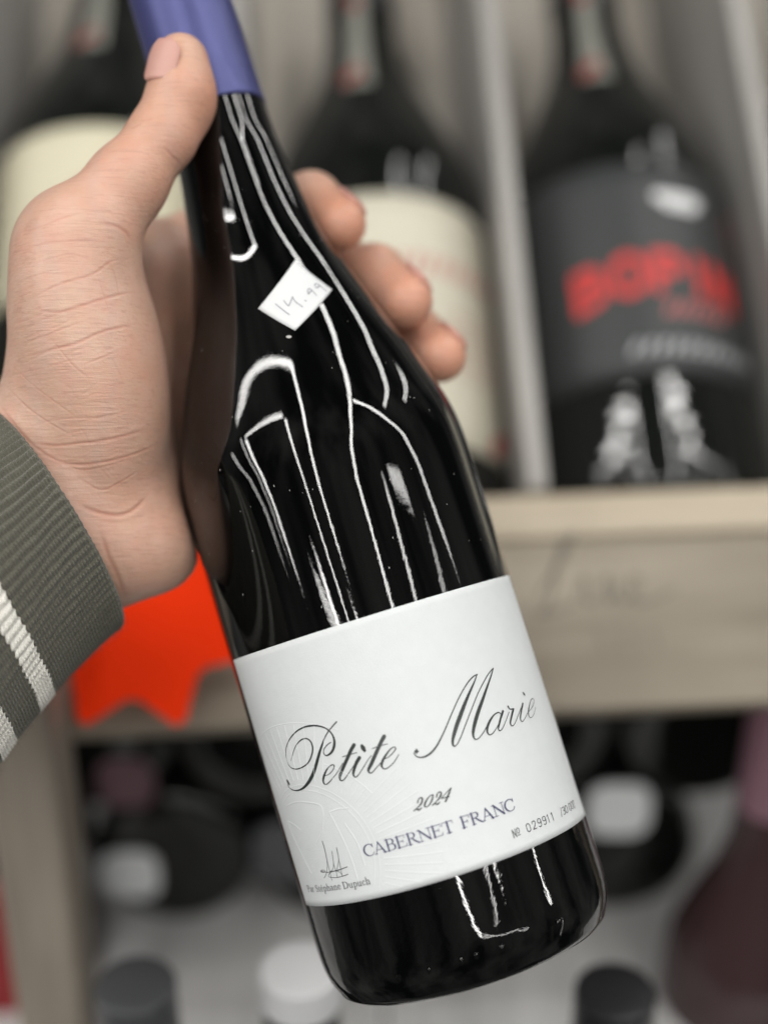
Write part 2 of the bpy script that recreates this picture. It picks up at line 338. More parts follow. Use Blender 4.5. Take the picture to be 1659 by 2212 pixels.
def magnum(u, body_h, label, kind):
    root = empty('magnum_bottle', RACK_M @ Matrix.Translation((u * .001, .002, -.0365)), label, 'wine bottle', 'big bottles standing in the rack')
    b = body_h + 13
    keys = [(0, 51), (4, 54), (9, 55), (b, 55), (b + 14, 53), (b + 32, 47), (b + 52, 38), (b + 74, 28), (b + 96, 21), (b + 118, 18), (b + 190, 17)]
    rad = bottle_parts(root, keys, GLASS_DARK, b + 128, CAP_BLACK)
    R = 55
    if kind == 'grey':
        lab = wrap_patch('front_label', rad, -66, 72, 54, 166, GREY_PAPER, root, R, label='charcoal label with red capital letters')
        P = on_round(rad, R, 13); arc = lambda a: -((a - 10) / 46) ** 2 * 7
        big = set_text('BOPIN', SANS, -36, 84, 19, 84, track=.12, weight=1.7, curve=arc)
        obj('red_lettering', *ribbons(big, P, .1), INK_RED, lab)
        obj('small_red_lettering', *ribbons([[(6 + i * 5.5, 72 - abs(i - 2) * .3, 2), (9 + i * 5.5, 77 - abs(i - 2) * .3, 2.4)] for i in range(6)], P, .1), INK_ROSE, lab)
        obj('pale_lettering', *ribbons([[(-12 + i * 6.2, 52, 2.2), (-9 + i * 6.2, 57, 2.2)] for i in range(11)], P, .1), INK_PALE, lab)
        obj('pale_crest', *ribbons([[(10, 134, 6), (30, 134, 6)], [(14, 130, 4), (28, 130, 4)]], P, .1), mat('crest_ink', (.72, .72, .73), .5), lab)
        obj('edge_ornament', *ribbons([[(58, 136, 6), (61, 118, 4), (62, 100, 3)]], P, .1), INK_ROSE, lab)
    else:
        z0, z1 = {'cream': (26, 153), 'tall': (108, 196), 'edge': (29, 155)}[kind]
        lab = wrap_patch('front_label', rad, -68, 70, z0, z1, CREAM if kind == 'tall' else CREAM_G, root, R, label='cream paper label')
        P = on_round(rad, R, 13)
        if kind == 'cream':
            arc = lambda a: -((a - 20) / 50) ** 2 * 4
            obj('faded_red_lettering', *ribbons([[(0 + i * 7, 100 + arc(i * 7), 2.4), (3.2 + i * 7, 107 + arc(i * 7), 2.4)] for i in range(10)], P, .1), INK_ROSE, lab)
            obj('red_wax_mark', *ribbons([[(56, 20, 7), (64, 26, 7)]], P, .1), INK_RED, lab)
            obj('fine_print', *ribbons([[(30 + i % 2, 80 - i * 6, .7), (62, 80 - i * 6, .7)] for i in range(6)], P, .1), INK_ROSE, lab)
        elif kind == 'tall':
            obj('faint_lettering', *ribbons([[(-6, 150, 3), (10, 152, 3), (22, 150, 3)]], P, .1), mat('faint_ink', (.55, .40, .33), .6), lab)
    def rs(z): return rad(z) + .15
    seal = wrap_patch('neck_seal', rs, -9 * 55 / 22, 1.5 * 55 / 22, b + 62, b + 150, SEAL_PAPER, root, 55, nu=10, nz=20, label='pale neck seal with a red mark')
    for st in ([(-20, b + 68, 9), (-9, b + 74, 9)], [(-18, b + 128, 8), (-8, b + 128, 8)]): obj('red_mark', *ribbons([st], on_round(rs, 55), .25), SEAL_RED, seal)
magnum(-131, 186, 'blurred black bottle with tall cream label in the rack, behind the thumb', 'tall')
magnum(2, 158, 'blurred black bottle with cream red-printed label, behind the fingertips', 'cream')
magnum(122.5, 158, 'blurred black bottle with charcoal label and big red letters, at right', 'grey')
magnum(249, 160, 'sliver of a black bottle with cream label at the right border of the rack', 'edge')

# ------------------------------------------------------------------ the low bin under the rack (true to plumb)
FW = np.array([0, .9063, .4226]); UPW = np.array([0, -.4226, .9063])   # shop "away" and "up" in the lens frame
SHELF_H = -490.0                                                          # shelf height along UPW, lens frame
def at_height(px, py, h):                                                  # point seen at (px, py) that lies h mm above the shelf
    c = C(px, py, 1); return c * ((SHELF_H + h) / (c @ UPW))
BIN_O = at_height(830, 2010, 0)
BIN_M = frame_matrix(BIN_O, (1, 0, 0), FW, UPW); BINV = Matrix(BIN_M).inverted()
bin_ = empty('bottle_bin', BIN_M, 'low pale shelf with taupe posts under the rack, stacked with dark bottles', 'shelf')
for k in range(6):
    u = -420 + k * 140
    box('shelf_plank', (u + .6, u + 139.4), (-190, 330), (-16 - (k % 2) * .6, -.4), SHELF_PALE, bin_, 1.5)
box('back_panel', (-420, 420), (332, 342), (-16, 330), WOOD_DARK, bin_, 1)
for x in (97, 1960):
    o = box('post', (-13.5, 13.5), (-16, 16), (-330, 150), WOOD_POST, bin_, 2.5)
    o.matrix_local = BINV @ frame_matrix(C(x, 1900, 560), (1, 0, 0), FW, UPW)
STD = [(0, 37), (4, 39.6), (9, 40.5), (148, 40.5), (164, 38), (182, 31), (202, 22), (220, 16.5), (238, 14.8), (300, 14.0)]
def small_bottle(name, base, axis, label, cap, glass=GLASS_DARK, paper_m=None, group='dark bottles lying on the low shelf', grp_from=240, lab=(30, 150), sticker=None, turn=0):
    a = unit(axis); x = unit(np.array([1., 0, 0]) - a * a[0]); y = np.cross(a, x)
    root = empty(name, frame_matrix(base, x, y, a), label, 'wine bottle', group)
    rad = bottle_parts(root, STD, glass, grp_from, cap, 64)
    if paper_m: wrap_patch('front_label', rad, -52 + turn, 52 + turn, lab[0], lab[1], paper_m, root, 40.5, nu=30, nz=6)
    if sticker:                                                             # patch added on the base; the white ones paint in lamp highlights
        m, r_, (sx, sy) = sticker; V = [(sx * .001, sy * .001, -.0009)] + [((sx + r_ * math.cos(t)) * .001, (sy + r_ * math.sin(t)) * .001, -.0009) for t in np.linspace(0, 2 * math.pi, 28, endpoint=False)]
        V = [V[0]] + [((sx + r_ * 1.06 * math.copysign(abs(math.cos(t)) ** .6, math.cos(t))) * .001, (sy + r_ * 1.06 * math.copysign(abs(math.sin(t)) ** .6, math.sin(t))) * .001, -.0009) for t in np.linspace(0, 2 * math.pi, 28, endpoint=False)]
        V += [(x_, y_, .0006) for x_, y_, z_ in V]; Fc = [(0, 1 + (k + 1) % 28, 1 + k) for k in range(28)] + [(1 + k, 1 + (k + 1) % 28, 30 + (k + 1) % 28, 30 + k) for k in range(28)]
        obj('base_patch', V, Fc, m, root, smooth=False, label='added patch on the base')
    return root
GREY_DOT = mat('smoke_paper', (.07, .072, .078), .5); MAUVE_DOT = mat('mauve_patch', (.13, .07, .085), .5)
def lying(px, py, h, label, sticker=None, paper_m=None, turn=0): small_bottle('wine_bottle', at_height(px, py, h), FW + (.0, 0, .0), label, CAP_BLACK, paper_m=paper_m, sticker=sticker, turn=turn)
lying(372, 1858, 40.6, 'dark bottle lying base-first beside the wooden post, pale painted highlight on it', (WHITE_PAPER, 13.5, (-21, 9)))
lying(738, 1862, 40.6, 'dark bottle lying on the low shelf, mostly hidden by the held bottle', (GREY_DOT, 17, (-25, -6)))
lying(1335, 1835, 40.6, 'dark bottle lying base-first right of the held bottle, pale painted highlight on it', (WHITE_PAPER, 14.5, (-1, -24)))
lying(555, 1600, 111, 'dark bottle lying on top of two others, under the red card')
lying(190, 1600, 111, 'dark bottle lying highest beside the post, mauve patch added on it', (MAUVE_DOT, 13, (16, 24)))
lying(1150, 1585, 111, 'dark bottle lying on the upper layer, just behind the held label')
lying(1520, 1580, 111, 'dark bottle lying on the upper layer at right, beside the pink foil neck')
def upright(name, tip, label, cap, glass, grp_from, paper_m=None, lab=(20, 150), group='bottles standing at the ends of the low shelf'):
    small_bottle(name, np.asarray(tip) - UPW * 301, UPW, label, cap, glass, paper_m, group, grp_from, lab)
upright('rose_bottle', C(1700, 1480, 600), 'standing rose bottle with pink foil neck at the lower right border', CAP_PINK, GLASS_ROSE, 240)
upright('red_label_bottle', C(-78, 1150, 600), 'standing bottle with dark red label at the lower left border', CAP_BLACK, GLASS_DARK, 236, mat('dark_red_paper', (.22, .008, .010), .5))

IN_FRONT = 'bottles standing in front of the low shelf'
upright('wine_bottle', C(648, 2092, 505), 'dark bottle standing just left of the held base, seen from above, pale foil top', CAP_PALE, GLASS_DARK, 286, group=IN_FRONT)
upright('wine_bottle', C(292, 2125, 505), 'dark bottle standing by the wooden post at the bottom, smoke-grey foil top', CAP_SMOKE, GLASS_DARK, 250, group=IN_FRONT)
upright('wine_bottle', C(1330, 2140, 505), 'dark bottle standing right of the held base at the bottom border, black top', CAP_BLACK, GLASS_DARK, 250, group=IN_FRONT)

# ------------------------------------------------------------------ red price card on the rack
def star_card():
    at = C(300, 1303, 1000); off = (RACK_O - BK_B * 76) @ BK_B; at = at * (off / (at @ BK_B))      # just in front of the board
    root = empty('price_card', frame_matrix(at, RT_B, BK_B, UP_B), 'bright orange-red star-shaped price card, blurred, between sleeve and bottle', 'price card')
    n = 8; P = []; R1 = 268 / F_PX * at[1]
    for k in range(2 * n):
        a = math.pi * k / n - math.radians(70.4)
        for da, rr_ in (((-.05, R1 * .985), (0, R1), (.05, R1 * .985)) if k % 2 == 0 else ((-.06, R1 * .745), (.06, R1 * .745))):
            P.append((rr_ * math.cos(a + da), rr_ * math.sin(a + da) / .93))
    n = len(P) // 2
    V = [(x * .001, -.0004, z * .001) for x, z in P] + [(x * .001, .0004, z * .001) for x, z in P]; m = 2 * n
    V += [(0, -.0004, 0), (0, .0004, 0)]
    Fc = [(2 * m, k, (k + 1) % m) for k in range(m)] + [(2 * m + 1, m + (k + 1) % m, m + k) for k in range(m)] + [(k, m + k, m + (k + 1) % m, (k + 1) % m) for k in range(m)]
    obj('card', V, Fc, mat('fluorescent_card', (1.0, .045, .006), .7, spec=.04), root, smooth=False)
    # the clip that holds it to the board
    box('clip', (-7, 7), (.6, 11), (-24, 2), mat('clear_clip', (.5, .5, .5), .3), root, 1)
star_card()

# ------------------------------------------------------------------ the bottle in the hand
AX = np.array([-0.29581683, 0.0914784, 0.95085441]); NF = np.array([-0.02717479, -0.99580706, 0.08734889])
RX = np.array([.954858, 0, .297062]); BP = np.array([-3.725, 400.365, -30.19])     # label-top centre on the axis
BASE_S = -97.0
BOT_M = frame_matrix(BP, RX, -NF, AX)                                           # local z = mm above the label's top edge
bottle = empty('wine_bottle', BOT_M @ Matrix.Translation((0, 0, BASE_S * .001)),
               'sharp black wine bottle with white Petite Marie label, gripped by the hand', 'wine bottle')
LIFT = -BASE_S * .001
BKEYS = [(-97, 36.5), (-94.5, 38.6), (-91, 40.1), (-86, 40.9), (-80, 41), (38, 41), (46, 40.7), (53, 39.6), (60, 37.6), (68, 35.0), (72, 33.65), (78, 31.4), (84, 29.1), (92, 26.05), (98, 23.8),
         (104, 21.75), (110, 20.1), (116, 18.8), (123, 17.6), (132, 16.3), (142, 15.0), (155, 14.7), (206, 13.9)]
bz, br = smooth_profile(BKEYS, .5, 23)
brad = lambda s: np.interp(s, bz, br)
GLASS = mat('black_wine_glass', (.0012, .0013, .0013), .022, spec=.5, IOR=1.52)
g = N(GLASS); v = g.coords()
n1 = g.noise(g.coords((1, 1, .35)), 60, 2); n2 = g.noise(v, 420, 3)
zc_ = g.n('ShaderNodeSeparateXYZ', {0: g.n('ShaderNodeTexCoord').outputs['Object']}).outputs['Z']
low = g.n('ShaderNodeMapRange', {'Value': zc_, 'From Min': .135, 'From Max': .01, 'To Min': .07, 'To Max': .42}).outputs[0]   # mould ripple grows towards the heel
nn = g.bump(n1, .10, .0006); d2_ = g.n('ShaderNodeBump', {'Height': n2, 'Strength': low, 'Distance': .00009, 'Normal': nn}).outputs['Normal']
g.to(d2_, 'Normal')
def bl(u, s, e):                       # on the bottle: u arc mm at R 41, s mm above label top
    th = u / 41; r = float(brad(s)) + e
    return (r * math.sin(th) * .001, -r * math.cos(th) * .001, s * .001 + LIFT)
def lift_local(V): V = np.array(V); V[:, 2] += LIFT; return V
prof = [(-88, .01), (-90, 14), (-93, 24), (-96.2, 31), (-97.2, 33.5), (-97, 36)] + [(z, r) for z, r in zip(bz, br) if -96 < z < 157]
V, Fc = lathe(prof, 160); obj('glass_body', lift_local(V), Fc, GLASS, bottle, label='glossy black glass body')
CAPS = mat('violet_capsule', (.074, .080, .225), .40, metal=.42, spec=.5)
g = N(CAPS); g.to(g.bump(g.noise(g.coords((1, 1, .15)), 700, 2), .08, .0002), 'Normal')
zc = np.arange(153.2, 206, .8)
prof = [(153.2, float(brad(153.2)) + .02), (153.2, float(brad(153)) + .38)] + [(z, float(brad(z)) + .42) for z in zc[1:]] + [(206.3, 13.6), (206.6, 12.5), (206.6, .01)]
V, Fc = lathe(prof, 96); obj('capsule', lift_local(V), Fc, CAPS, bottle, label='satin violet-blue foil capsule')
# moulded marks low on the glass
marks = []
for u, s in [(-19.8, -88.9), (-11.1, -88.9), (-2.3, -88.5), (1.7, -88.4), (8.5, -88.6)]:
    marks.append([(u - .25, s - .8, .8), (u, s, 1.3), (u + .25, s + .8, .8)])
marks += [[(23.4, -88.3, .6), (22.6, -92.0, .6)], [(25.0, -88.0, .6), (27.4, -88.1, .6), (25.7, -91.6, .6)]]
V, Fc = ribbons(marks, lambda u, s, e: bl(u, s, e), .7, ridge=True); obj('moulded_marks', V, Fc, GLASS, bottle)
# front label
th0, th1, LH = math.radians(-70.3), math.radians(78.7), 68.4
LABEL = mat('label_paper', (.68, .705, .71), .62, spec=.35); g = N(LABEL); v = g.coords()
f1 = g.noise(v, 2300, 4, .7); f2 = g.noise(v, 260, 3)
g.to(g.mix(f2, (.66, .685, .69), (.71, .735, .74)), 'Base Color'); g.to(g.bump(f2, .3, .00028, g.bump(f1, .5, .00012)), 'Normal')
radL = lambda z: 41.0
def label_patch():
    nu, nz = 120, 40; U = np.linspace(th0 * 41, th1 * 41, nu); Sx = np.linspace(-LH, 0, nz + 1); V = []
    for li in (.14, .01):
        for j, s in enumerate(Sx):
            for u in U:
                # corners slightly rounded
                uu, ss = u, s
                V.append(bl(uu, ss, li))
    Fc = []; n = nu * (nz + 1)
    for j in range(nz):
        for i in range(nu - 1):
            a = j * nu + i; Fc.append((a, a + 1, a + nu + 1, a + nu)); Fc.append((n + a, n + a + nu, n + a + nu + 1, n + a + 1))
    rim = [i for i in range(nu)] + [j * nu + nu - 1 for j in range(1, nz + 1)] + [nz * nu + i for i in range(nu - 2, -1, -1)] + [j * nu for j in range(nz - 1, 0, -1)]
    for k in range(len(rim)): a, b = rim[k], rim[(k + 1) % len(rim)]; Fc.append((a, n + a, n + b, b))
    return obj('front_label', V, Fc, LABEL, bottle, label='white textured paper label with script title')
label = label_patch()
ink = lambda u, s, e: bl(u, s, .14 + e)
INK_GREEN = mat('title_ink', (.030, .036, .034), .38, spec=.5); INK_BLUE = mat('grape_ink', (.050, .048, .13), .5); INK_SMALL = mat('small_ink', (.075, .08, .085), .5)
TITLE = [[(-33.27,-29.77,0.144),(-31.54,-27.97,0.165),(-29.65,-26.33,0.227),(-27.33,-25.25,0.309),(-25.41,-25.2,0.35),(-24.26,-26.2,0.391),(-24.22,-27.93,0.433),(-25.29,-29.75,0.412),(-27.18,-31.32,0.371),(-29.64,-32.07,0.33),(-32.31,-32.15,0.288),(-34.38,-31.25,0.247),(-34.94,-29.43,0.206),(-34.4,-27.31,0.206),(-32.98,-25.56,0.227),(-30.7,-23.97,0.288),(-27.8,-22.77,0.35),(-24.97,-22.28,0.412),(-22.3,-22.48,0.474),(-20.17,-23.09,0.433),(-18.53,-24.13,0.371),(-17.51,-25.45,0.371),(-17.17,-26.99,0.536),(-17.5,-28.51,0.7),(-18.55,-29.96,0.659),(-19.78,-30.62,0.494),(-20.88,-30.69,0.33),(-21.34,-29.84,0.247),(-20.74,-28.9,0.247),(-19.44,-28.14,0.247),(-18.34,-27.83,0.227)],
 [(-15.07,-23.23,0.35),(-16.55,-24.06,0.309),(-17.93,-24.88,0.268),(-19.48,-26.1,0.33),(-20.94,-27.68,0.494),(-22.33,-29.3,0.7),(-23.62,-30.95,0.824),(-24.95,-32.61,0.906),(-26.47,-34.25,0.968),(-28.24,-35.66,0.968),(-30.12,-36.75,0.783),(-32.08,-37.44,0.536),(-34.29,-37.63,0.371),(-36.37,-37.23,0.268),(-37.71,-36.33,0.227),(-37.89,-35.54,0.247)],
 [(-37.61,-34.54,0.618),(-37.38,-35.05,0.989),(-37.13,-35.55,0.618)],
 [(-23.25,-35.63,0.185),(-21.58,-35.44,0.206),(-20.15,-34.69,0.247),(-19.41,-33.8,0.288),(-19.82,-33.39,0.288),(-20.94,-33.67,0.309),(-22.3,-34.54,0.453),(-23.56,-35.89,0.618),(-24.07,-36.96,0.515),(-23.72,-37.73,0.33),(-22.64,-37.57,0.247),(-21.02,-36.74,0.206),(-19.09,-35.57,0.185),(-16.69,-33.6,0.185)],
 [(-12.35,-30.05,0.947),(-13.64,-31.19,0.947),(-14.74,-32.39,0.906),(-16.03,-33.76,0.906),(-17.34,-35.14,0.865),(-18.45,-36.36,0.783),(-18.92,-37.21,0.577),(-18.6,-37.85,0.33),(-17.59,-37.62,0.247),(-16.02,-36.52,0.206),(-14.13,-35.09,0.185),(-12.62,-34,0.185)],
 [(-16.37,-32.12,0.185),(-14.52,-32.09,0.227),(-12.22,-32.1,0.185)],
 [(-11.95,-33.5,0.906),(-13.12,-34.5,0.865),(-14.11,-35.73,0.783),(-14.78,-36.83,0.618),(-14.83,-37.55,0.412),(-14.49,-37.91,0.288),(-13.56,-37.56,0.227),(-11.73,-36.14,0.206),(-9.86,-34.54,0.185),(-8.75,-33.8,0.165)],
 [(-10.4,-30.8,0.824),(-10.26,-31.47,1.153),(-10.12,-32.14,0.824)],
 [(-4.22,-30.15,1.03),(-5.47,-31.37,0.947),(-6.81,-32.87,0.947),(-8.16,-34.38,0.947),(-9.36,-35.73,0.906),(-10.35,-36.72,0.783),(-10.71,-37.36,0.536),(-10.4,-37.93,0.33),(-9.58,-37.78,0.247),(-8.2,-36.9,0.206),(-6.99,-36.19,0.185)],
 [(-8.13,-32.22,0.185),(-6.03,-32.11,0.227),(-3.99,-32.16,0.185)],
 [(-6.25,-35.56,0.185),(-4.68,-35.39,0.206),(-3.14,-34.59,0.247),(-2.33,-33.89,0.288),(-2.67,-33.42,0.268),(-3.59,-33.61,0.309),(-4.8,-34.41,0.453),(-6.15,-35.59,0.639),(-6.91,-36.64,0.618),(-6.97,-37.5,0.412),(-6.36,-37.99,0.288),(-5.21,-37.76,0.227),(-3.67,-36.95,0.206),(-2.05,-35.55,0.185)],
 [(2.17,-36.03,0.654),(2.42,-36.1,1.439),(2.66,-36.18,0.654)],
 [(1.71,-36.26,0.262),(2.01,-37.25,0.284),(2.96,-37.83,0.349),(4.28,-37.96,0.458),(5.77,-37.54,0.502),(7.47,-36.51,0.436),(9.11,-35.02,0.371),(10.86,-33.23,0.327),(12.74,-31.12,0.305),(14.66,-29.02,0.284),(16.55,-27.11,0.284),(18.76,-25.17,0.305),(20.89,-23.63,0.327),(22.87,-22.7,0.327),(24.22,-22.5,0.305)],
 [(24.11,-22.59,0.262),(22.81,-23.95,0.393),(21.33,-25.35,0.567),(19.69,-26.92,0.742),(17.84,-28.86,0.96),(15.96,-31,1.09),(14.3,-32.96,1.09),(12.96,-34.79,0.96),(12.05,-36.29,0.742),(11.76,-37.32,0.523),(12.05,-37.9,0.349)],
 [(12.05,-37.9,0.305),(13.05,-37.39,0.262),(14.51,-35.95,0.262),(16.54,-33.65,0.262),(18.62,-31.35,0.262),(20.77,-29.05,0.262),(22.92,-26.94,0.262),(25.01,-25.24,0.284),(27.33,-23.56,0.284),(29.14,-22.64,0.284),(29.98,-22.34,0.262)],
 [(29.86,-22.47,0.262),(28.36,-24.06,0.393),(26.53,-25.88,0.567),(24.76,-27.68,0.742),(23.06,-29.49,0.916),(21.22,-31.45,1.047),(19.75,-33.28,1.047),(18.57,-34.95,0.916),(17.84,-36.31,0.698),(17.7,-37.39,0.436),(18.13,-37.93,0.305),(19.14,-37.84,0.262),(20.82,-36.88,0.24),(22.17,-35.81,0.218)],
 [(27.7,-33.99,0.218),(27.01,-33.45,0.305),(25.42,-33.69,0.393),(23.51,-34.85,0.654),(22.34,-36.09,0.698),(21.91,-37.21,0.523),(22.3,-38.01,0.305),(23.45,-37.9,0.24),(25.35,-36.75,0.218),(27.09,-35.42,0.218)],
 [(28.67,-33.57,0.654),(27.26,-35.01,0.611),(26.05,-36.49,0.523),(25.46,-37.35,0.393),(25.74,-37.96,0.284),(26.78,-37.62,0.218),(28.68,-36.09,0.196),(30.62,-34.32,0.196)],
 [(30.94,-32.9,0.523),(31.26,-33.68,0.284),(32.69,-33.98,0.393)],
 [(32.45,-34.1,0.611),(31.23,-35.4,0.567),(30.1,-36.71,0.48),(29.86,-37.45,0.393),(30.29,-37.95,0.262),(31.5,-37.54,0.196),(33.78,-35.82,0.174),(35.66,-34.43,0.174)],
 [(36.96,-33.57,0.523),(35.5,-35.09,0.48),(34.23,-36.63,0.393),(34.04,-37.51,0.305),(34.61,-37.88,0.218),(36.14,-37.22,0.174),(37.7,-36.31,0.174)],
 [(38.66,-31.02,0.48),(38.82,-31.34,0.611),(38.98,-31.68,0.48)],
 [(38.47,-36.13,0.153),(40.49,-35.52,0.174),(42.54,-34.42,0.196),(42.68,-33.5,0.196),(41.29,-33.58,0.218),(39.5,-34.84,0.305),(38.22,-36.19,0.349),(37.91,-37.29,0.262),(38.78,-37.84,0.174),(40.61,-37.19,0.153),(42.66,-35.74,0.131)]]
VINTAGE = [[(-1.08,-48.36,0.347),(-0.63,-47.61,0.267),(0.13,-47.38,0.32),(0.3,-47.89,0.453),(-0.31,-48.79,0.426),(-1.33,-49.42,0.267),(-2.61,-49.99,0.24)],
 [(-2.61,-49.99,0.24),(-1.85,-49.75,0.4),(-1.27,-50.12,0.453),(-0.49,-49.81,0.213)],
 [(2.98,-47.51,0.24),(2.07,-47.77,0.267),(0.97,-48.64,0.426),(0.37,-49.53,0.426),(0.69,-49.99,0.24),(1.62,-49.65,0.32),(2.63,-48.62,0.426),(3.12,-47.69,0.32),(2.98,-47.51,0.24)],
 [(3.81,-48.39,0.347),(4.31,-47.66,0.267),(5.02,-47.42,0.32),(5.19,-47.94,0.453),(4.5,-48.8,0.426),(3.48,-49.42,0.267),(2.19,-50.02,0.24)],
 [(2.19,-50.02,0.24),(2.95,-49.8,0.4),(3.54,-50.12,0.426),(4.27,-49.81,0.213)],
 [(8,-47.37,0.32),(6.89,-48.75,0.453),(5.67,-50.12,0.453)],
 [(8,-47.37,0.213),(6.54,-48.1,0.213),(4.89,-49.06,0.213)],
 [(4.88,-49.11,0.24),(6.87,-49.23,0.32)]]
SIGNATURE = [[(-30.51,-51.67,0.233),(-30.48,-53.64,0.233),(-30.77,-56.02,0.204),(-30.96,-57.97,0.145),(-31.09,-59.77,0.131),(-31.24,-61.11,0.131),(-31.21,-61.94,0.145)],
 [(-30.94,-56.76,0.102),(-31.42,-58.22,0.116),(-32.24,-59.5,0.116),(-33.18,-60.47,0.131),(-34.09,-61.08,0.145)],
 [(-34.79,-59.21,0.131),(-33.68,-58.99,0.131),(-32.86,-59.29,0.131),(-33.49,-59.61,0.131),(-34.66,-59.45,0.131)],
 [(-34.79,-59.21,0.116),(-32.12,-59.74,0.145),(-30.28,-59.7,0.204),(-28.54,-59.68,0.262),(-26.83,-59.53,0.233),(-24.65,-59.26,0.204)],
 [(-28.1,-54.63,0.174),(-28.57,-56.75,0.16),(-28.89,-57.91,0.145),(-29.71,-59.16,0.116),(-30.95,-59.7,0.116)],
 [(-28.89,-57.91,0.116),(-28.79,-59.28,0.131),(-28.82,-60.33,0.131),(-28.91,-61.29,0.131)],
 [(-26.2,-54,0.204),(-26.44,-55.84,0.174),(-26.72,-57.15,0.145),(-27.7,-58.66,0.116),(-28.41,-59.62,0.116)],
 [(-26.67,-57.16,0.116),(-26.77,-58.64,0.131),(-27.01,-59.96,0.131),(-27.05,-61.3,0.145)],
 [(-27.05,-61.3,0.116),(-27.4,-60.43,0.116),(-28.41,-59.85,0.116),(-29.85,-59.75,0.116),(-31.22,-60.05,0.131),(-32.07,-60.65,0.131),(-31.69,-61.07,0.131),(-30.12,-61.35,0.145),(-28.43,-61.42,0.174),(-26.54,-61.3,0.189),(-25.1,-61.13,0.204)]]

obj('script_title', *ribbons(TITLE, ink, .085), INK_GREEN, label)
obj('vintage', *ribbons(VINTAGE, ink, .085), INK_GREEN, label)
obj('grape_name', *ribbons(set_text('CABERNET', SERIF, -18.5, -57.85, 2.95, 24.3, track=-.02) + set_text('FRANC', SERIF, 7.55, -57.85, 2.95, 15.6, track=-.02), ink, .085), INK_BLUE, label)
num = set_text('N\u00ba', SANS, 20.05, -64.4, 2.05, 2.3, track=.05, weight=.85)
for c, u in zip('029911', (24.5, 26.5, 28.5, 30.4, 32.2, 34.0)): num += set_text(c, SANS, u, -64.4, 2.05, 1.35 if c != '1' else .8, weight=.85)
num += set_text('/30', SANS, 38.2, -64.5, 2.0, 4.2, track=.08, weight=.7) + set_text('000', SANS, 43.4, -64.5, 2.0, 4.4, track=.1, weight=.7)
obj('serial_number', *ribbons(num, ink, .085), INK_SMALL, label)
obj('signature', *ribbons(SIGNATURE, ink, .085, minw=.12), INK_SMALL, label)
by = set_text('Par', SERIF, -44.6, -64.5, 1.75, 3.9, track=.03) + set_text('St\u00e9phane', SERIF, -39.6, -64.5, 1.75, 10.9, track=.03) + set_text('Dupuch', SERIF, -28.0, -64.6, 1.78, 8.9, track=.03)
obj('maker_name', *ribbons(by, ink, .085), INK_SMALL, label)
# blind embossing: rays round a ring
emb = []; cu, cv = -34.3, -56.0
pol = lambda r, a: (cu + r * math.cos(math.radians(a)), cv + r * math.sin(math.radians(a)))
def ok(p): return th0 * 41 + .6 < p[0] and -LH + .6 < p[1] < -.6
def seg(pts, w): 
    run = []
    for p in pts:
        if ok(p): run.append((p[0], p[1], w))
        else:
            if len(run) > 2: emb.append(run)
            run = []
    if len(run) > 2: emb.append(run)
for r, w in ((18.2, .5), (19.6, .5)): seg([pol(r, a) for a in np.arange(-30, 130, 3)], w)
seg([pol(36, a) for a in np.arange(58, 118, 3)], .4)
for a in np.arange(-34, 30, 4.2): seg([pol(r, a + (.55 if int(a * 10) % 2 else -.3)) for r in np.linspace(21, 36.2 - abs(a) * .02, 7)], .46)
for a in np.arange(30, 64, 4.2): seg([pol(r, a) for r in np.linspace(21, 26, 4)], .42)
seg([pol(26.2, a) for a in np.arange(30, 64, 3)], .36)
for a in np.arange(64, 122, 5.5): seg([pol(r, a) for r in np.linspace(21, 35.6, 7)], .42)
for pts in ([(-44.5, -45.3), (-43.6, -50), (-41.5, -55), (-39.5, -59.7)], [(-42.4, -41.2), (-36, -40.6), (-28.8, -42), (-27.2, -44), (-29.5, -49), (-33, -52)],
            [(-25.2, -44.9), (-23.5, -52), (-22.7, -58), (-22.7, -63)], [(-25.2, -44.9), (-22, -44.6), (-19.2, -45)], [(-21.5, -48.5), (-19.6, -54), (-19.4, -60)], [(-44.5, -45.3), (-41, -46.4), (-38.4, -48)]):
    seg([tuple(q) for q in catmull(pts, 4)], .55)
obj('embossed_rays', *ribbons(emb, ink, .075, ridge=True, sub=2), LABEL, label)
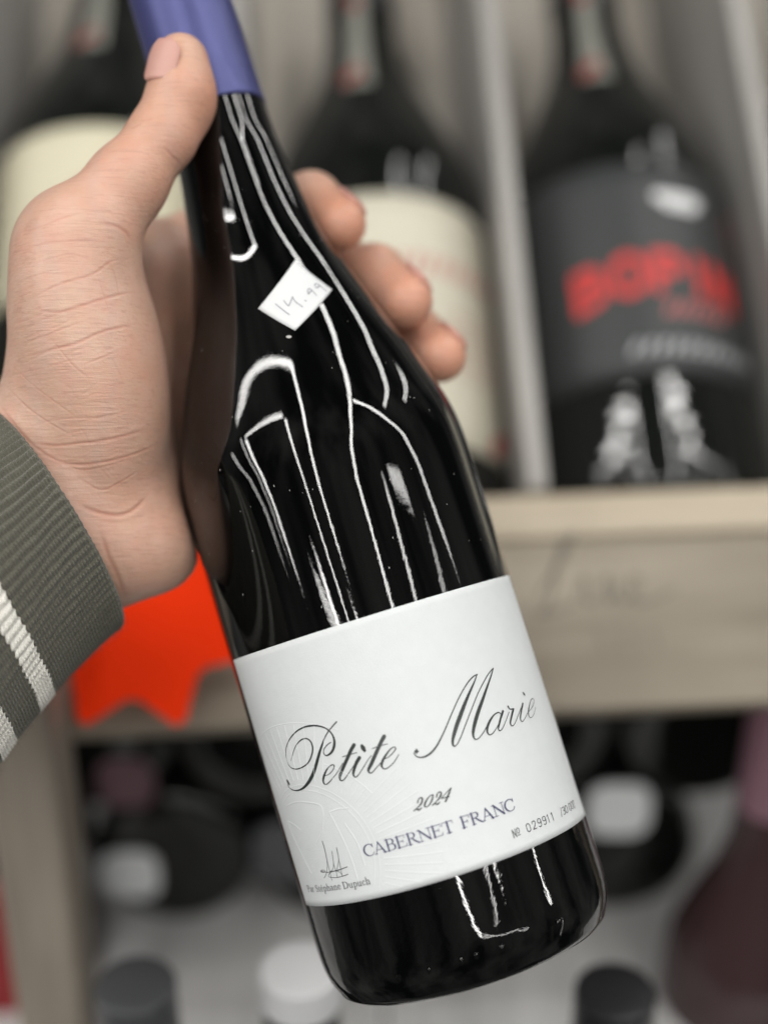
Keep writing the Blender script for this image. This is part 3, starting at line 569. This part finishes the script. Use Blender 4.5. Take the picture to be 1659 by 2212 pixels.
# hand-written price sticker on the shoulder
cor = [(-5.25, 87.89), (5.67, 78.27), (27.45, 88.38), (17.31, 99.27)]
def sticker():
    n = 14; V = []
    for li in (.16, .01):
        for j in range(n + 1):
            for i in range(n + 1):
                a, b = i / n, j / n
                q = (1 - a) * (1 - b) * np.array(cor[0]) + a * (1 - b) * np.array(cor[1]) + a * b * np.array(cor[2]) + (1 - a) * b * np.array(cor[3])
                V.append(bl(q[0], q[1], li + .02 + (1.0 * max(0, (b - .72) / .28) ** 2 * max(0, 1 - a * 2.4) if li > .1 else 0)))
    Fc = []; m = n + 1; off = m * m
    for j in range(n):
        for i in range(n): a = j * m + i; Fc.append((a, a + 1, a + m + 1, a + m)); Fc.append((off + a, off + a + m, off + a + m + 1, off + a + 1))
    rim = [i for i in range(m)] + [j * m + m - 1 for j in range(1, m)] + [n * m + i for i in range(m - 2, -1, -1)] + [j * m for j in range(n - 1, 0, -1)]
    for k in range(len(rim)): a, b = rim[k], rim[(k + 1) % len(rim)]; Fc.append((a, off + a, off + b, b))
    o = obj('price_sticker', V, Fc, WHITE_PAPER, bottle, label='small white sticker with handwritten 14.99')
    w = .36
    T = [[(2.0, 87.5), (5.6, 83.3)], [(5.5, 87.9), (6.0, 86.6), (6.6, 86.0), (7.8, 86.9), (9.3, 88.3)], [(9.3, 88.3), (9.7, 86.6), (11.5, 84.6)], [(13.4, 86.4), (13.8, 86.1)],
         [(18.4, 88.7), (17.5, 89.6), (16.4, 89.2), (15.9, 88.0), (16.6, 88.4), (18.1, 88.8), (18.9, 87.2)], [(23.0, 89.7), (21.9, 90.7), (20.6, 90.6), (20.4, 89.6), (21.4, 89.6), (22.6, 89.9), (24.0, 88.1)]]
    obj('written_price', *ribbons([[(a, b, w) for a, b in s] for s in T], lambda u, s, e: bl(u, s, .22 + e), .05), mat('pen_ink', (.28, .28, .32), .6), o)
sticker()
# dust specks and a smear of old glue on the glass
DUST = mat('dust', (.45, .44, .42), .8)
sp = []
for _ in range(70):
    u, s = rng.uniform(-45, 50), rng.uniform(5, 130); w = rng.uniform(.08, .22)
    sp.append([(u, s, w * .6), (u + rng.uniform(-.1, .1), s + w, w), (u + .05, s + 2 * w, w * .6)])
sp.append([(2.2, 77.2, .5), (3.0, 77.0, .9), (3.6, 76.9, .5)])
d = obj('dust_specks', *ribbons(sp, lambda u, s, e: bl(u, s, .02 + e), .03, sub=2), DUST, bottle); d['kind'] = 'stuff'

# ------------------------------------------------------------------ the hand: one continuous surface grown from a distance field
HX0, HX1, HY0, HY1, HZ0, HZ1, HS = -150., 40., 350., 486., -62., 152., 1.0
gx, gy, gz = [np.arange(a, b, HS, dtype=np.float32) for a, b in ((HX0, HX1), (HY0, HY1), (HZ0, HZ1))]
def smin(a, b, k): h = np.maximum(k - np.abs(a - b), 0) / k; return np.minimum(a, b) - h * h * k * .25
def cone_sdf(P, a, b, ra, rb):
    ab = b - a; L2 = float(ab @ ab); t = np.clip(((P - a) @ ab) / L2, 0, 1)
    q = P - a - t[..., None] * ab
    return np.sqrt((q * q).sum(-1)) - (ra + (rb - ra) * t)
class Field:
    def __init__(s): s.f = np.full((len(gx), len(gy), len(gz)), 60, np.float32)
    def box(s, lo, hi):
        return tuple(slice(max(0, int((l - g0[0]) / HS)), min(len(g0), int((h - g0[0]) / HS) + 2)) for l, h, g0 in zip(lo, hi, (gx, gy, gz)))
    def grid(s, sl):
        X, Y, Z = np.meshgrid(gx[sl[0]], gy[sl[1]], gz[sl[2]], indexing='ij'); return np.stack([X, Y, Z], -1)
    def cone(s, a, b, ra, rb, k):
        a, b = np.asarray(a, np.float32), np.asarray(b, np.float32); m = max(ra, rb) + k + 14
        sl = s.box(np.minimum(a, b) - m, np.maximum(a, b) + m)
        s.f[sl] = smin(s.f[sl], cone_sdf(s.grid(sl), a, b, ra, rb).astype(np.float32), k)
    def chain(s, pts, k):
        for (a, ra), (b, rb) in zip(pts[:-1], pts[1:]): s.cone(a, b, ra, rb, k)
    def blob(s, c, axes, rad, k):
        c = np.asarray(c, np.float32); A = np.array(axes, np.float32); r = np.array(rad, np.float32); m = r.max() + k + 12
        sl = s.box(c - m, c + m); q = (s.grid(sl) - c) @ A.T / r; n = np.sqrt((q * q).sum(-1)) + 1e-6
        d = n * (n - 1) / (np.sqrt(((q / r) ** 2).sum(-1)) + 1e-6)
        s.f[sl] = smin(s.f[sl], d.astype(np.float32), k)
    def merge(s, o, k): s.f = smin(s.f, o.f, k)
hand = Field()
I3 = np.eye(3)
# palm fan from the wrist to the knuckle row (behind the bottle's left side)
WR1, WR2 = C(105, 1060, 402), C(205, 1165, 404)                        # thumb side / little-finger side of the wrist
MCP = [C(318, 575, 446), C(372, 690, 456), C(395, 815, 460), C(395, 940, 456)]
hand.cone(WR1, MCP[0], 20, 13, 6); hand.cone((WR1 + WR2) / 2, MCP[1], 22, 13.5, 12)
hand.cone((WR1 + WR2) / 2, MCP[2], 22, 13.5, 12); hand.cone(WR2, MCP[3], 15.5, 13, 12)
for i in range(3): hand.cone(MCP[i], MCP[i + 1], 12.5, 12.5, 10)
# heel of the hand on the little-finger side
hand.cone(C(285, 1145, 399), C(355, 985, 432), 14.5, 14.5, 10)
hand.cone(C(200, 1165, 398), C(338, 1185, 400), 15, 12, 8)
# forearm going into the sleeve, towards the photographer
ARM = unit((-.79, -.33, -.51))
hand.cone(WR1, WR1 + ARM * 60, 22, 25, 12); hand.cone(WR2, WR2 + ARM * 60, 15.5, 21, 12)
# thumb: metacarpal, two phalanges, muscle at its base
CMC, TM, TI, TT = C(130, 900, 398), C(182, 508, 384), C(352, 292, 390.5), C(391, 128, 394)
hand.cone(CMC + (2.5, 0, 0), TM, 20.5, 12.2, 10)
hand.cone(C(104, 528, 388), C(134, 650, 392), 7.5, 11, 7)               # corner of the thumb's big knuckle
th = Field()
th.chain([(C(196, 502, 384), 12.2), (C(272, 398, 387), 10.2), (TI, 8.9)], 5)
th.chain([(TI, 8.9), (C(388, 205, 392.5), 8.4), (TT, 7.3)], 4)
th.blob(C(400, 212, 396), I3, (7.8, 7.8, 12), 5)                    # pad of the thumb
hand.merge(th, 7)
hand.blob(C(186, 705, 390), [unit((.97, 0, .22)), unit((0, 1, 0)), unit((-.22, 0, .97))], (17, 24, 35), 10)   # thenar mound
hand.blob(C(238, 850, 394), [unit((.99, 0, .12)), (0, 1, 0), unit((-.12, 0, .99))], (14.5, 23, 31), 10)
hand.blob(C(150, 550, 388), I3, (10, 11, 13), 8)
# web between thumb and first finger
hand.cone(C(190, 600, 402), C(300, 595, 440), 11, 11, 8)
# fingers: behind the bottle, tips round its right side
FING = [
 [(MCP[0], 12.5), (C(420, 528, 455), 10.6), (C(566, 478, 454), 9.8), (C(672, 437, 438), 8.9), (C(734, 484, 422), 7.9)],
 [(MCP[1], 12.5), (C(530, 630, 464), 10.6), (C(690, 575, 459), 10), (C(812, 596, 440), 9.2), (C(876, 652, 420), 8.1)],
 [(MCP[2], 12), (C(570, 760, 470), 10.2), (C(745, 712, 464), 9.6), (C(896, 728, 442), 8.8), (C(950, 770, 426), 7.9)],
 [(MCP[3], 11), (C(560, 900, 467), 9), (C(715, 868, 466), 8.4), (C(830, 868, 458), 7.6), (C(905, 890, 448), 6.9)]]
for fpts in FING:
    fd = Field(); fd.chain(fpts, 4)
    a, b = fpts[-2][0], fpts[-1][0]
    hand.merge(fd, 3.2)
# keep clear of the glass: the skin flattens where it presses the bottle
Xg = hand.grid((slice(None),) * 3) - BP.astype(np.float32)
sg = Xg @ AX.astype(np.float32); rg = np.sqrt(np.maximum((Xg * Xg).sum(-1) - sg * sg, 0))
bd = rg - np.interp(sg, bz, br).astype(np.float32) - np.where(sg > 153, .75, .3).astype(np.float32)
del Xg
hand.f = -smin(-hand.f, bd, 1.6); del sg, rg, bd
def surface_nets(Fv):
    s = Fv < 0; nx, ny, nz = Fv.shape
    corners = [(i, j, k) for i in (0, 1) for j in (0, 1) for k in (0, 1)]
    sub = lambda A, c: A[c[0]:nx - 1 + c[0], c[1]:ny - 1 + c[1], c[2]:nz - 1 + c[2]]
    cnt = sum(sub(s, c).astype(np.int8) for c in corners); act = (cnt > 0) & (cnt < 8)
    idx = np.full(act.shape, -1, np.int64); ijk = np.argwhere(act); idx[act] = np.arange(len(ijk))
    vals = np.stack([sub(Fv, c)[act] for c in corners], 1); cc = np.array(corners, np.float32)
    acc = np.zeros((len(ijk), 3), np.float32); num = np.zeros(len(ijk), np.float32)
    for p in range(8):
        for q in range(p + 1, 8):
            if abs(cc[p] - cc[q]).sum() != 1: continue
            va, vb = vals[:, p], vals[:, q]; m = (va < 0) != (vb < 0)
            t = np.where(m, va / np.where(m, va - vb, 1), 0)
            acc += np.where(m[:, None], cc[p] + t[:, None] * (cc[q] - cc[p]), 0); num += m
    V = (ijk + acc / num[:, None]) * HS + np.array([HX0, HY0, HZ0])
    faces = []
    for ax in range(3):
        o = [0, 1, 2]; o.remove(ax); b, c = o
        sl0 = [slice(1, -1)] * 3; sl0[ax] = slice(0, -1); sl1 = list(sl0); sl1[ax] = slice(1, None)
        s0, s1 = s[tuple(sl0)], s[tuple(sl1)]
        for flip in (False, True):
            e = np.argwhere((s0 & ~s1) if not flip else (~s0 & s1)); off = np.ones(3, int); off[ax] = 0; e = e + off
            def cell(db, dc): q = e.copy(); q[:, b] += db; q[:, c] += dc; return idx[q[:, 0], q[:, 1], q[:, 2]]
            quad = np.stack([cell(-1, -1), cell(0, -1), cell(0, 0), cell(-1, 0)], 1)
            if flip ^ (ax == 1): quad = quad[:, ::-1]
            faces.append(quad)
    return V, np.concatenate(faces)
hv, hf = surface_nets(hand.f); del hand
def relax(V, Fq, it, lam=.5):
    E = np.concatenate([Fq[:, [0, 1]], Fq[:, [1, 2]], Fq[:, [2, 3]], Fq[:, [3, 0]]]); n = len(V)
    deg = np.bincount(E[:, 0], minlength=n) + np.bincount(E[:, 1], minlength=n)
    for k in range(it):
        S = np.zeros_like(V)
        for c in range(3): S[:, c] = np.bincount(E[:, 0], V[E[:, 1], c], n) + np.bincount(E[:, 1], V[E[:, 0], c], n)
        V = V + (lam if k % 2 == 0 else -lam * 1.03) * (S / np.maximum(deg, 1)[:, None] - V)
    return V
hv = relax(hv, hf, 10)
person_base = C(150, 1250, 395)
PERSON_M = Matrix.Translation(person_base * .001)
person = empty('person', PERSON_M, 'left hand in a grey knitted sleeve gripping the bottle by its neck, thumb in front', 'person')

# ---- skin
SKIN = mat('skin', (.62, .40, .31), .39, spec=.5); g = N(SKIN); v = g.coords()
SKIN.node_tree.nodes['Principled BSDF'].subsurface_method = 'RANDOM_WALK'
for k, val in (('Subsurface Weight', .16), ('Subsurface Scale', .002)): g.b.inputs[k].default_value = val
g.b.inputs['Subsurface Radius'].default_value = (1.0, .36, .2)
blot = g.noise(v, 70, 4, .6); blot2 = g.noise(v, 230, 3, .6)
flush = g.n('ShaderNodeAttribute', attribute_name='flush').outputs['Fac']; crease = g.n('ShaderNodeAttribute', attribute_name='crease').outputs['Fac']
base = g.ramp(blot, [(.32, (.60, .385, .28)), (.52, (.645, .425, .325)), (.7, (.69, .475, .375))])
blot3 = g.noise(v, 130, 3, .65)
base = g.mix(g.math('MULTIPLY', g.ramp(blot3, [(.42, (0, 0, 0)), (.62, (1, 1, 1))]), .30), base, (.66, .33, .24))
base = g.mix(g.math('MULTIPLY', g.ramp(g.noise(v, 95, 2), [(.5, (0, 0, 0)), (.68, (1, 1, 1))]), .25), base, (.64, .46, .32))
base = g.mix(g.math('MULTIPLY', g.ramp(blot2, [(.45, (0, 0, 0)), (.75, (1, 1, 1))]), .25), base, (.57, .34, .30))
base = g.mix(g.math('MULTIPLY', flush, .75), base, (.64, .26, .155))
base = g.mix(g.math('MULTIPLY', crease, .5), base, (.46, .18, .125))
vein = g.n('ShaderNodeTexWave', {'Vector': v, 'Scale': 14, 'Distortion': 9, 'Detail': 2, 'Detail Scale': 1.2}, wave_type='BANDS').outputs['Fac']
base = g.mix(g.math('MULTIPLY', g.ramp(vein, [(.9, (0, 0, 0)), (1.0, (1, 1, 1))]), .10), base, (.42, .36, .36))
lines = g.ramp(g.noise(g.n('ShaderNodeMapping', {'Vector': v, 'Rotation': (0, math.radians(-16), 0), 'Scale': (70, 300, 1100)}).outputs[0], 1, 3, .65), [(.30, (1, 1, 1)), (.46, (0, 0, 0))])
lines2 = g.ramp(g.noise(g.n('ShaderNodeMapping', {'Vector': v, 'Rotation': (0, math.radians(50), 0), 'Scale': (80, 300, 1000)}).outputs[0], 1, 3, .65), [(.30, (1, 1, 1)), (.44, (0, 0, 0))])
base = g.mix(g.math('MULTIPLY', lines, .42), base, (.47, .25, .185)); base = g.mix(g.math('MULTIPLY', lines2, .30), base, (.47, .25, .185))
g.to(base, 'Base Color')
vo = g.n('ShaderNodeTexVoronoi', {'Vector': g.coords((1, 1, 1.9)), 'Scale': 780}, feature='DISTANCE_TO_EDGE').outputs['Distance']
vo2 = g.n('ShaderNodeTexVoronoi', {'Vector': g.coords((1.6, 1, 1)), 'Scale': 330}, feature='DISTANCE_TO_EDGE').outputs['Distance']
cell = g.math('MINIMUM', g.math('MULTIPLY', vo, 5.0), .6); cell2 = g.math('MINIMUM', g.math('MULTIPLY', vo2, 5.0), .5)
fl1 = g.noise(g.n('ShaderNodeMapping', {'Vector': v, 'Rotation': (0, math.radians(-16), 0), 'Scale': (90, 300, 1500)}).outputs[0], 1, 3, .6)
fl2 = g.noise(g.n('ShaderNodeMapping', {'Vector': v, 'Rotation': (0, math.radians(44), 0), 'Scale': (110, 300, 1300)}).outputs[0], 1, 3, .6)
nrm = g.bump(fl1, .6, .00024); nrm = g.bump(fl2, .48, .00022, nrm); nrm = g.bump(cell, .16, .00012, nrm); nrm = g.bump(cell2, .16, .00018, nrm); nrm = g.bump(blot2, .3, .0008, nrm)
g.to(nrm, 'Normal')

# subdivide once so that creases can be carved into the surface
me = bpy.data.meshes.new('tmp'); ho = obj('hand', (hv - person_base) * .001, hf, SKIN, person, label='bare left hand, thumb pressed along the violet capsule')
md = ho.modifiers.new('s', 'SUBSURF'); md.levels = 1
dg = bpy.context.evaluated_depsgraph_get(); em = bpy.data.meshes.new_from_object(ho.evaluated_get(dg)); ho.modifiers.clear()
ho.data = em; em.name = 'hand'
nv = len(em.vertices); co = np.zeros(nv * 3, np.float32); em.vertices.foreach_get('co', co); co = co.reshape(-1, 3) * 1000 + person_base
no = np.zeros(nv * 3, np.float32); em.vertices.foreach_get('normal', no); no = no.reshape(-1, 3)
bvh = BVHTree.FromPolygons([tuple(q) for q in hv], [tuple(map(int, q)) for q in hf])
CREASES = [  # measured fold lines: points, half width mm, depth mm
 ([(46, 503), (100, 484), (140, 468), (190, 456)], .7, .20), ([(216, 480), (248, 487), (272, 500), (280, 515)], 1.0, .5), ([(54, 534), (108, 523), (173, 519), (230, 523)], .6, .22),
 ([(68, 570), (119, 555), (155, 548), (201, 563)], .6, .2), ([(61, 649), (108, 622), (151, 606), (201, 591), (237, 566), (266, 559)], .7, .3),
 ([(72, 667), (122, 674), (169, 662), (216, 647), (259, 635), (290, 631)], .8, .42), ([(43, 746), (90, 728), (140, 708), (190, 690)], .6, .2),
 ([(50, 772), (119, 753), (162, 742), (209, 721), (252, 708), (300, 698)], .8, .40), ([(176, 789), (223, 771), (262, 755)], .5, .2),
 ([(108, 728), (155, 786), (194, 818)], .5, .2), ([(22, 786), (72, 832), (119, 868), (169, 904)], .55, .2), ([(10, 830), (60, 880), (110, 915), (165, 945)], .6, .25),
 ([(54, 955), (119, 962), (173, 957), (223, 951), (273, 940), (317, 926)], .8, .42), ([(110, 999), (176, 1003), (238, 995), (300, 977), (340, 959)], .8, .38),
 ([(137, 1003), (180, 1015), (230, 1006), (280, 992)], .6, .25), ([(0, 876), (29, 912), (61, 951), (108, 987), (151, 1002)], .7, .35),
 ([(176, 1036), (220, 1058), (264, 1039), (304, 1014)], .6, .3), ([(172, 1090), (205, 1105), (253, 1113), (289, 1101), (318, 1072)], 1.1, .75),
 ([(216, 1142), (234, 1200), (253, 1241), (271, 1292)], 1.2, .5), ([(284, 277), (306, 266)], .5, .25), ([(354, 318), (376, 340), (390, 352)], .8, .4), ([(300, 262), (330, 256)], .5, .2),
 ([(40, 610), (90, 590), (150, 577)], .5, .15), ([(90, 690), (150, 672), (210, 660)], .45, .15), ([(30, 810), (110, 790), (180, 770)], .45, .15), ([(20, 700), (60, 690), (110, 668)], .45, .15),
 ([(60, 920), (140, 905), (220, 900), (300, 880)], .5, .16), ([(240, 575), (250, 600), (256, 640)], .5, .2), ([(212, 600), (225, 640), (232, 668)], .5, .15)]
def crease_hits(pts):
    hits = []
    for px, py in catmull(np.array(pts, float), 14):
        h = bvh.ray_cast(Vector((0, 0, 0)), Vector(C(px, py, 1.0)).normalized())
        if h[0] is not None and (not hits or (h[0] - hits[-1]).length < 9): hits.append(h[0])
    return np.array([tuple(h) for h in hits]) if len(hits) > 1 else None
# many faint cross lines between the big folds, as on the photographed palm
fr = np.random.default_rng(11)
for _ in range(90):
    x0, y0 = fr.uniform(15, 290), fr.uniform(520, 1010); L = fr.uniform(25, 80); an = math.radians(fr.normal(-17, 9) if fr.random() < .7 else fr.normal(48, 10))
    mid = (x0 + L / 2 * math.cos(an) + fr.uniform(-4, 4), y0 + L / 2 * math.sin(an) + fr.uniform(-5, 5))
    CREASES.append(([(x0, y0), mid, (x0 + L * math.cos(an), y0 + L * math.sin(an))], .42, fr.uniform(.05, .12)))
FOLDS = [(hh, max(.3, hw * .5), dep * .26) for hh, hw, dep in ((crease_hits(p), w, d) for p, w, d in CREASES) if hh is not None]
def near_folds(pts, reach):
    d = np.full(len(pts), 1e9)
    for Hh, hw, dep in FOLDS:
        ii = np.where(((pts > Hh.min(0) - reach) & (pts < Hh.max(0) + reach)).all(1))[0]
        for k in range(0, len(Hh), 2): d[ii] = np.minimum(d[ii], ((pts[ii] - Hh[k]) ** 2).sum(1)) if len(ii) else d[ii]
    return np.sqrt(d)
bm = bmesh.new(); bm.from_mesh(em)
dv = near_folds(co, 2.2); ev = [e for e in bm.edges if dv[e.verts[0].index] < 1.7 and dv[e.verts[1].index] < 1.7]
bmesh.ops.subdivide_edges(bm, edges=ev, cuts=2, use_grid_fill=True, smooth=0.0)
bm.to_mesh(em); bm.free(); em.update()
nv = len(em.vertices); co = np.zeros(nv * 3, np.float32); em.vertices.foreach_get('co', co); co = co.reshape(-1, 3) * 1000 + person_base
no = np.zeros(nv * 3, np.float32); em.vertices.foreach_get('normal', no); no = no.reshape(-1, 3)
cre = np.zeros(nv); disp = np.zeros(nv)
for Hh, hw, dep in FOLDS:
    lo, hi = Hh.min(0) - 4, Hh.max(0) + 4
    ii = np.where(((co > lo) & (co < hi)).all(1))[0]
    if not len(ii): continue
    d2 = np.full(len(ii), 1e9); tt = np.zeros(len(ii))
    for k in range(len(Hh) - 1):
        a, b = Hh[k], Hh[k + 1]; ab = b - a; t = np.clip(((co[ii] - a) @ ab) / (ab @ ab + 1e-9), 0, 1)
        q = ((co[ii] - a - t[:, None] * ab) ** 2).sum(1); m = q < d2; d2[m] = q[m]; tt[m] = (k + t[m]) / (len(Hh) - 1)
    fade = np.clip(np.minimum(tt, 1 - tt) * 5, 0, 1) * .85 + .15
    w = np.exp(-d2 / hw ** 2) * fade; disp[ii] -= dep * w - dep * .25 * np.exp(-(np.sqrt(d2) - 2.1 * hw) ** 2 / (hw * 1.2) ** 2) * fade
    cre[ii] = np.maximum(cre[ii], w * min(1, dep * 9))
co2 = co + no * disp[:, None]
em.vertices.foreach_set('co', ((co2 - person_base) * .001).astype(np.float32).ravel()); em.update()
fl = np.zeros(nv)
for c, r, s in ((C(420, 230, 392), 17, .8), (C(330, 300, 385), 26, .5), (C(240, 400, 380), 22, .36), (C(130, 500, 375), 16, .3), (C(320, 1150, 385), 22, .3), (C(390, 85, 392), 9, .3), (C(735, 490, 420), 20, .95), (C(880, 650, 418), 20, .95), (C(960, 775, 424), 18, .95), (C(270, 520, 400), 16, .3),
                (C(330, 800, 380), 20, .25), (C(150, 470, 375), 14, .25), (C(300, 640, 420), 22, .35)):
    fl = np.maximum(fl, s * np.exp(-((co - c) ** 2).sum(1) / r ** 2))
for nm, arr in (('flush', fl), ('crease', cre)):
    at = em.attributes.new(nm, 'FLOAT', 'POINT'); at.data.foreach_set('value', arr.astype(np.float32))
em.polygons.foreach_set('use_smooth', np.ones(len(em.polygons), dtype=bool))

# ---- nails
NAIL = mat('nail', (.60, .33, .275), .38, spec=.45); g = N(NAIL); g.b.inputs['Subsurface Weight'].default_value = .1; g.b.inputs['Subsurface Scale'].default_value = .001
LUNULA = mat('lunula', (.80, .62, .56), .35)
def nail(base, tip, facing, r, half, length, name='nail', label=None):
    """curved plate over a fingertip: base/tip are points on the finger axis"""
    ax = unit(tip - base); up = unit(facing - ax * (facing @ ax)); sd = np.cross(ax, up); V = []; n, m = 14, 12
    for li in (.25, -1.2):
        for j in range(m + 1):
            t = j / m; w = half * (1 - .55 * max(0, (t - .62) / .38) ** 2.2) * (1 - .3 * max(0, (.22 - t) / .22) ** 2)
            for i in range(n + 1):
                a = (i / n * 2 - 1) * w / r; rr_ = r + li - 1.3 * max(0, t - .55) ** 2 * 4 * .4
                V.append(base + ax * (t * length) + up * rr_ * math.cos(a) + sd * rr_ * math.sin(a))
    Fc = []; k = n + 1; off = k * (m + 1)
    for j in range(m):
        for i in range(n): a = j * k + i; Fc.append((a, a + 1, a + k + 1, a + k)); Fc.append((off + a, off + a + k, off + a + k + 1, off + a + 1))
    rim = [i for i in range(k)] + [j * k + k - 1 for j in range(1, m + 1)] + [m * k + i for i in range(k - 2, -1, -1)] + [j * k for j in range(m - 1, 0, -1)]
    for q in range(len(rim)): a, b = rim[q], rim[(q + 1) % len(rim)]; Fc.append((a, off + a, off + b, b))
    o = obj(name, (np.array(V) - person_base) * .001, Fc, NAIL, person, label=label); return o
nail(C(374, 200, 392.8), C(390, 130, 394), np.array([-.46, -.88, -.05]), 8.75, 5.5, 12.0, label='short pink thumbnail seen half from the side')
nail(FING[0][3][0] * .45 + FING[0][4][0] * .55, FING[0][4][0], np.array([.84, -.28, .42]), 9.2, 5.2, 10)
nail(FING[1][3][0] * .45 + FING[1][4][0] * .55, FING[1][4][0], np.array([.84, -.28, .42]), 9.5, 5.4, 10)
nail(FING[2][3][0] * .45 + FING[2][4][0] * .55, FING[2][4][0], np.array([.84, -.28, .42]), 9.2, 5.2, 9.5)

# ---- knitted sleeve: every rib and stitch is relief on a tube
C0 = C(122, 1120, 400)
E1 = unit(np.cross(ARM, (0, 0, 1))); E2 = np.cross(ARM, E1)
def knit(name, v0, v1, material, parent, base_r, rib=101, lip=False, raise_=0., label=None):
    front = math.atan2(*(np.array([0, -1, 0]) @ np.stack([E2, E1], 1)))
    u = np.concatenate([np.linspace(-1.9, 1.9, 1300), np.linspace(1.9, 2 * math.pi - 1.9, 120)[1:-1]]) + front
    vv = np.arange(v0, v1 + .01, .17); U, Vv = np.meshgrid(u, vv)
    ph = (U + .0062 * Vv) * rib / (2 * math.pi) + .06 * np.sin(Vv * .31 + U * 7) + .035 * np.sin(Vv * .83 + U * 23); x = (ph - np.floor(ph) - .5) * 2         # -1..1 across one rib
    wale = np.cos(x * math.pi / 2) ** 1.5
    row = Vv / .92 + .22 * np.sin(np.floor(ph) * 12.9)
    st = np.cos(2 * math.pi * (row - np.abs(x) * .75)) * wale                                              # two legs of each stitch
    purl = np.cos(2 * math.pi * (row * 1.0 + .5)) * (1 - wale)
    kk = np.floor(ph); hgt = (.78 + .14 * np.sin(kk * 7.7 + Vv * .2)) * wale + .30 * st + .08 * purl + raise_
    hgt = hgt + .10 * np.sin(U * 3.1 + Vv * .11) + .06 * np.sin(U * 9 + Vv * .3)
    edge = np.clip((Vv - v0) / 1.2, 0, 1) if lip else 1; r = base_r(Vv) + hgt * (edge if lip else 1) - (1.1 * (1 - np.sqrt(1 - (1 - edge) ** 2)) if lip else 0)
    r = r * (1 + .02 * np.cos(2 * (U - front)))
    along = Vv + (.6 * (wale - .5) + .12 * np.sin(kk * 5.3)) * (np.clip(Vv / 3 + .25, 0, 1) if lip else 1)
    P = C0 + ARM * along[..., None] + (np.cos(U) * r)[..., None] * E1 + (np.sin(U) * r)[..., None] * E2
    P = P.reshape(-1, 3); nu, nw = len(u), len(vv)
    if lip:                                           # turned-in inner face of the cuff
        inner = C0 + ARM * (np.array([.6, 3, 9, 18]))[:, None, None] + ((np.cos(u)[None] * np.array([34.4, 33.8, 33.4, 33.2])[:, None])[..., None]) * E1 + ((np.sin(u)[None] * np.array([34.4, 33.8, 33.4, 33.2])[:, None])[..., None]) * E2
        P = np.concatenate([inner[::-1].reshape(-1, 3), P]); nw += 4
    i, j = np.meshgrid(np.arange(nw - 1), np.arange(nu), indexing='ij'); jn = (j + 1) % nu
    Fq = np.stack([i * nu + j, i * nu + jn, (i + 1) * nu + jn, (i + 1) * nu + j], -1).reshape(-1, 4)
    return obj(name, (P - person_base) * .001, Fq, material, parent, label=label)
def yarn(name, dark, light):
    m = mat(name, light, .9, spec=.15, Sheen_Weight=.25, Sheen_Roughness=.6); g = N(m); v = g.coords()
    n1 = g.noise(v, 3200, 3, .7); n2 = g.noise(v, 420, 3)
    g.to(g.mix(n2, g.ramp(n1, [(.35, dark), (.65, light)]), light), 'Base Color'); g.to(g.bump(n1, .7, .00025), 'Normal'); return m
YARN = yarn('grey_wool', (.048, .046, .033), (.126, .121, .093)); YARN_W = yarn('white_wool', (.66, .64, .58), (.84, .82, .76))
rad_s = lambda v: 36.0 + .034 * np.maximum(v, 0) ** 1.55
S1, S2, S3 = 26.5, 32.2, 41.5
sleeve = knit('sweater_sleeve', 0, S1, YARN, person, rad_s, lip=True, label='dark grey ribbed cuff')
knit('white_stripe', S1, S2, YARN_W, sleeve, rad_s, raise_=.25)
knit('grey_band', S2, S3, YARN, sleeve, rad_s)
knit('white_stripe', S3, S3 + 5.8, YARN_W, sleeve, rad_s, raise_=.25)
knit('grey_band', S3 + 5.8, S3 + 36, YARN, sleeve, rad_s)

# loose fibres standing off the wool
ff = np.random.default_rng(5); fibres = []
V, Fc = [], []
for _ in range(5200):
    vv_ = ff.uniform(.3, 52); uu_ = ff.uniform(1.4, 4.9); r_ = float(rad_s(vv_)) + ff.uniform(.35, .8)
    p0 = C0 + ARM * vv_ + r_ * (math.cos(uu_) * E1 + math.sin(uu_) * E2); nr = math.cos(uu_) * E1 + math.sin(uu_) * E2
    d_ = unit(ff.normal(size=3) * .8 + nr * .45); L = ff.uniform(.5, 1.7); bend = ff.normal(size=3) * .35; sd = unit(np.cross(d_, (0, 1, 0))) * .017; b0 = len(V)
    for t in (0, .5, 1): q = p0 + d_ * L * t + bend * t * t * L * .6; V += [q - sd * (1 - t * .6), q + sd * (1 - t * .6)]
    Fc += [(b0, b0 + 1, b0 + 3, b0 + 2), (b0 + 2, b0 + 3, b0 + 5, b0 + 4)]
o = obj('wool_fuzz', (np.array(V) - person_base) * .001, np.array(Fc), YARN, sleeve); o['kind'] = 'stuff'
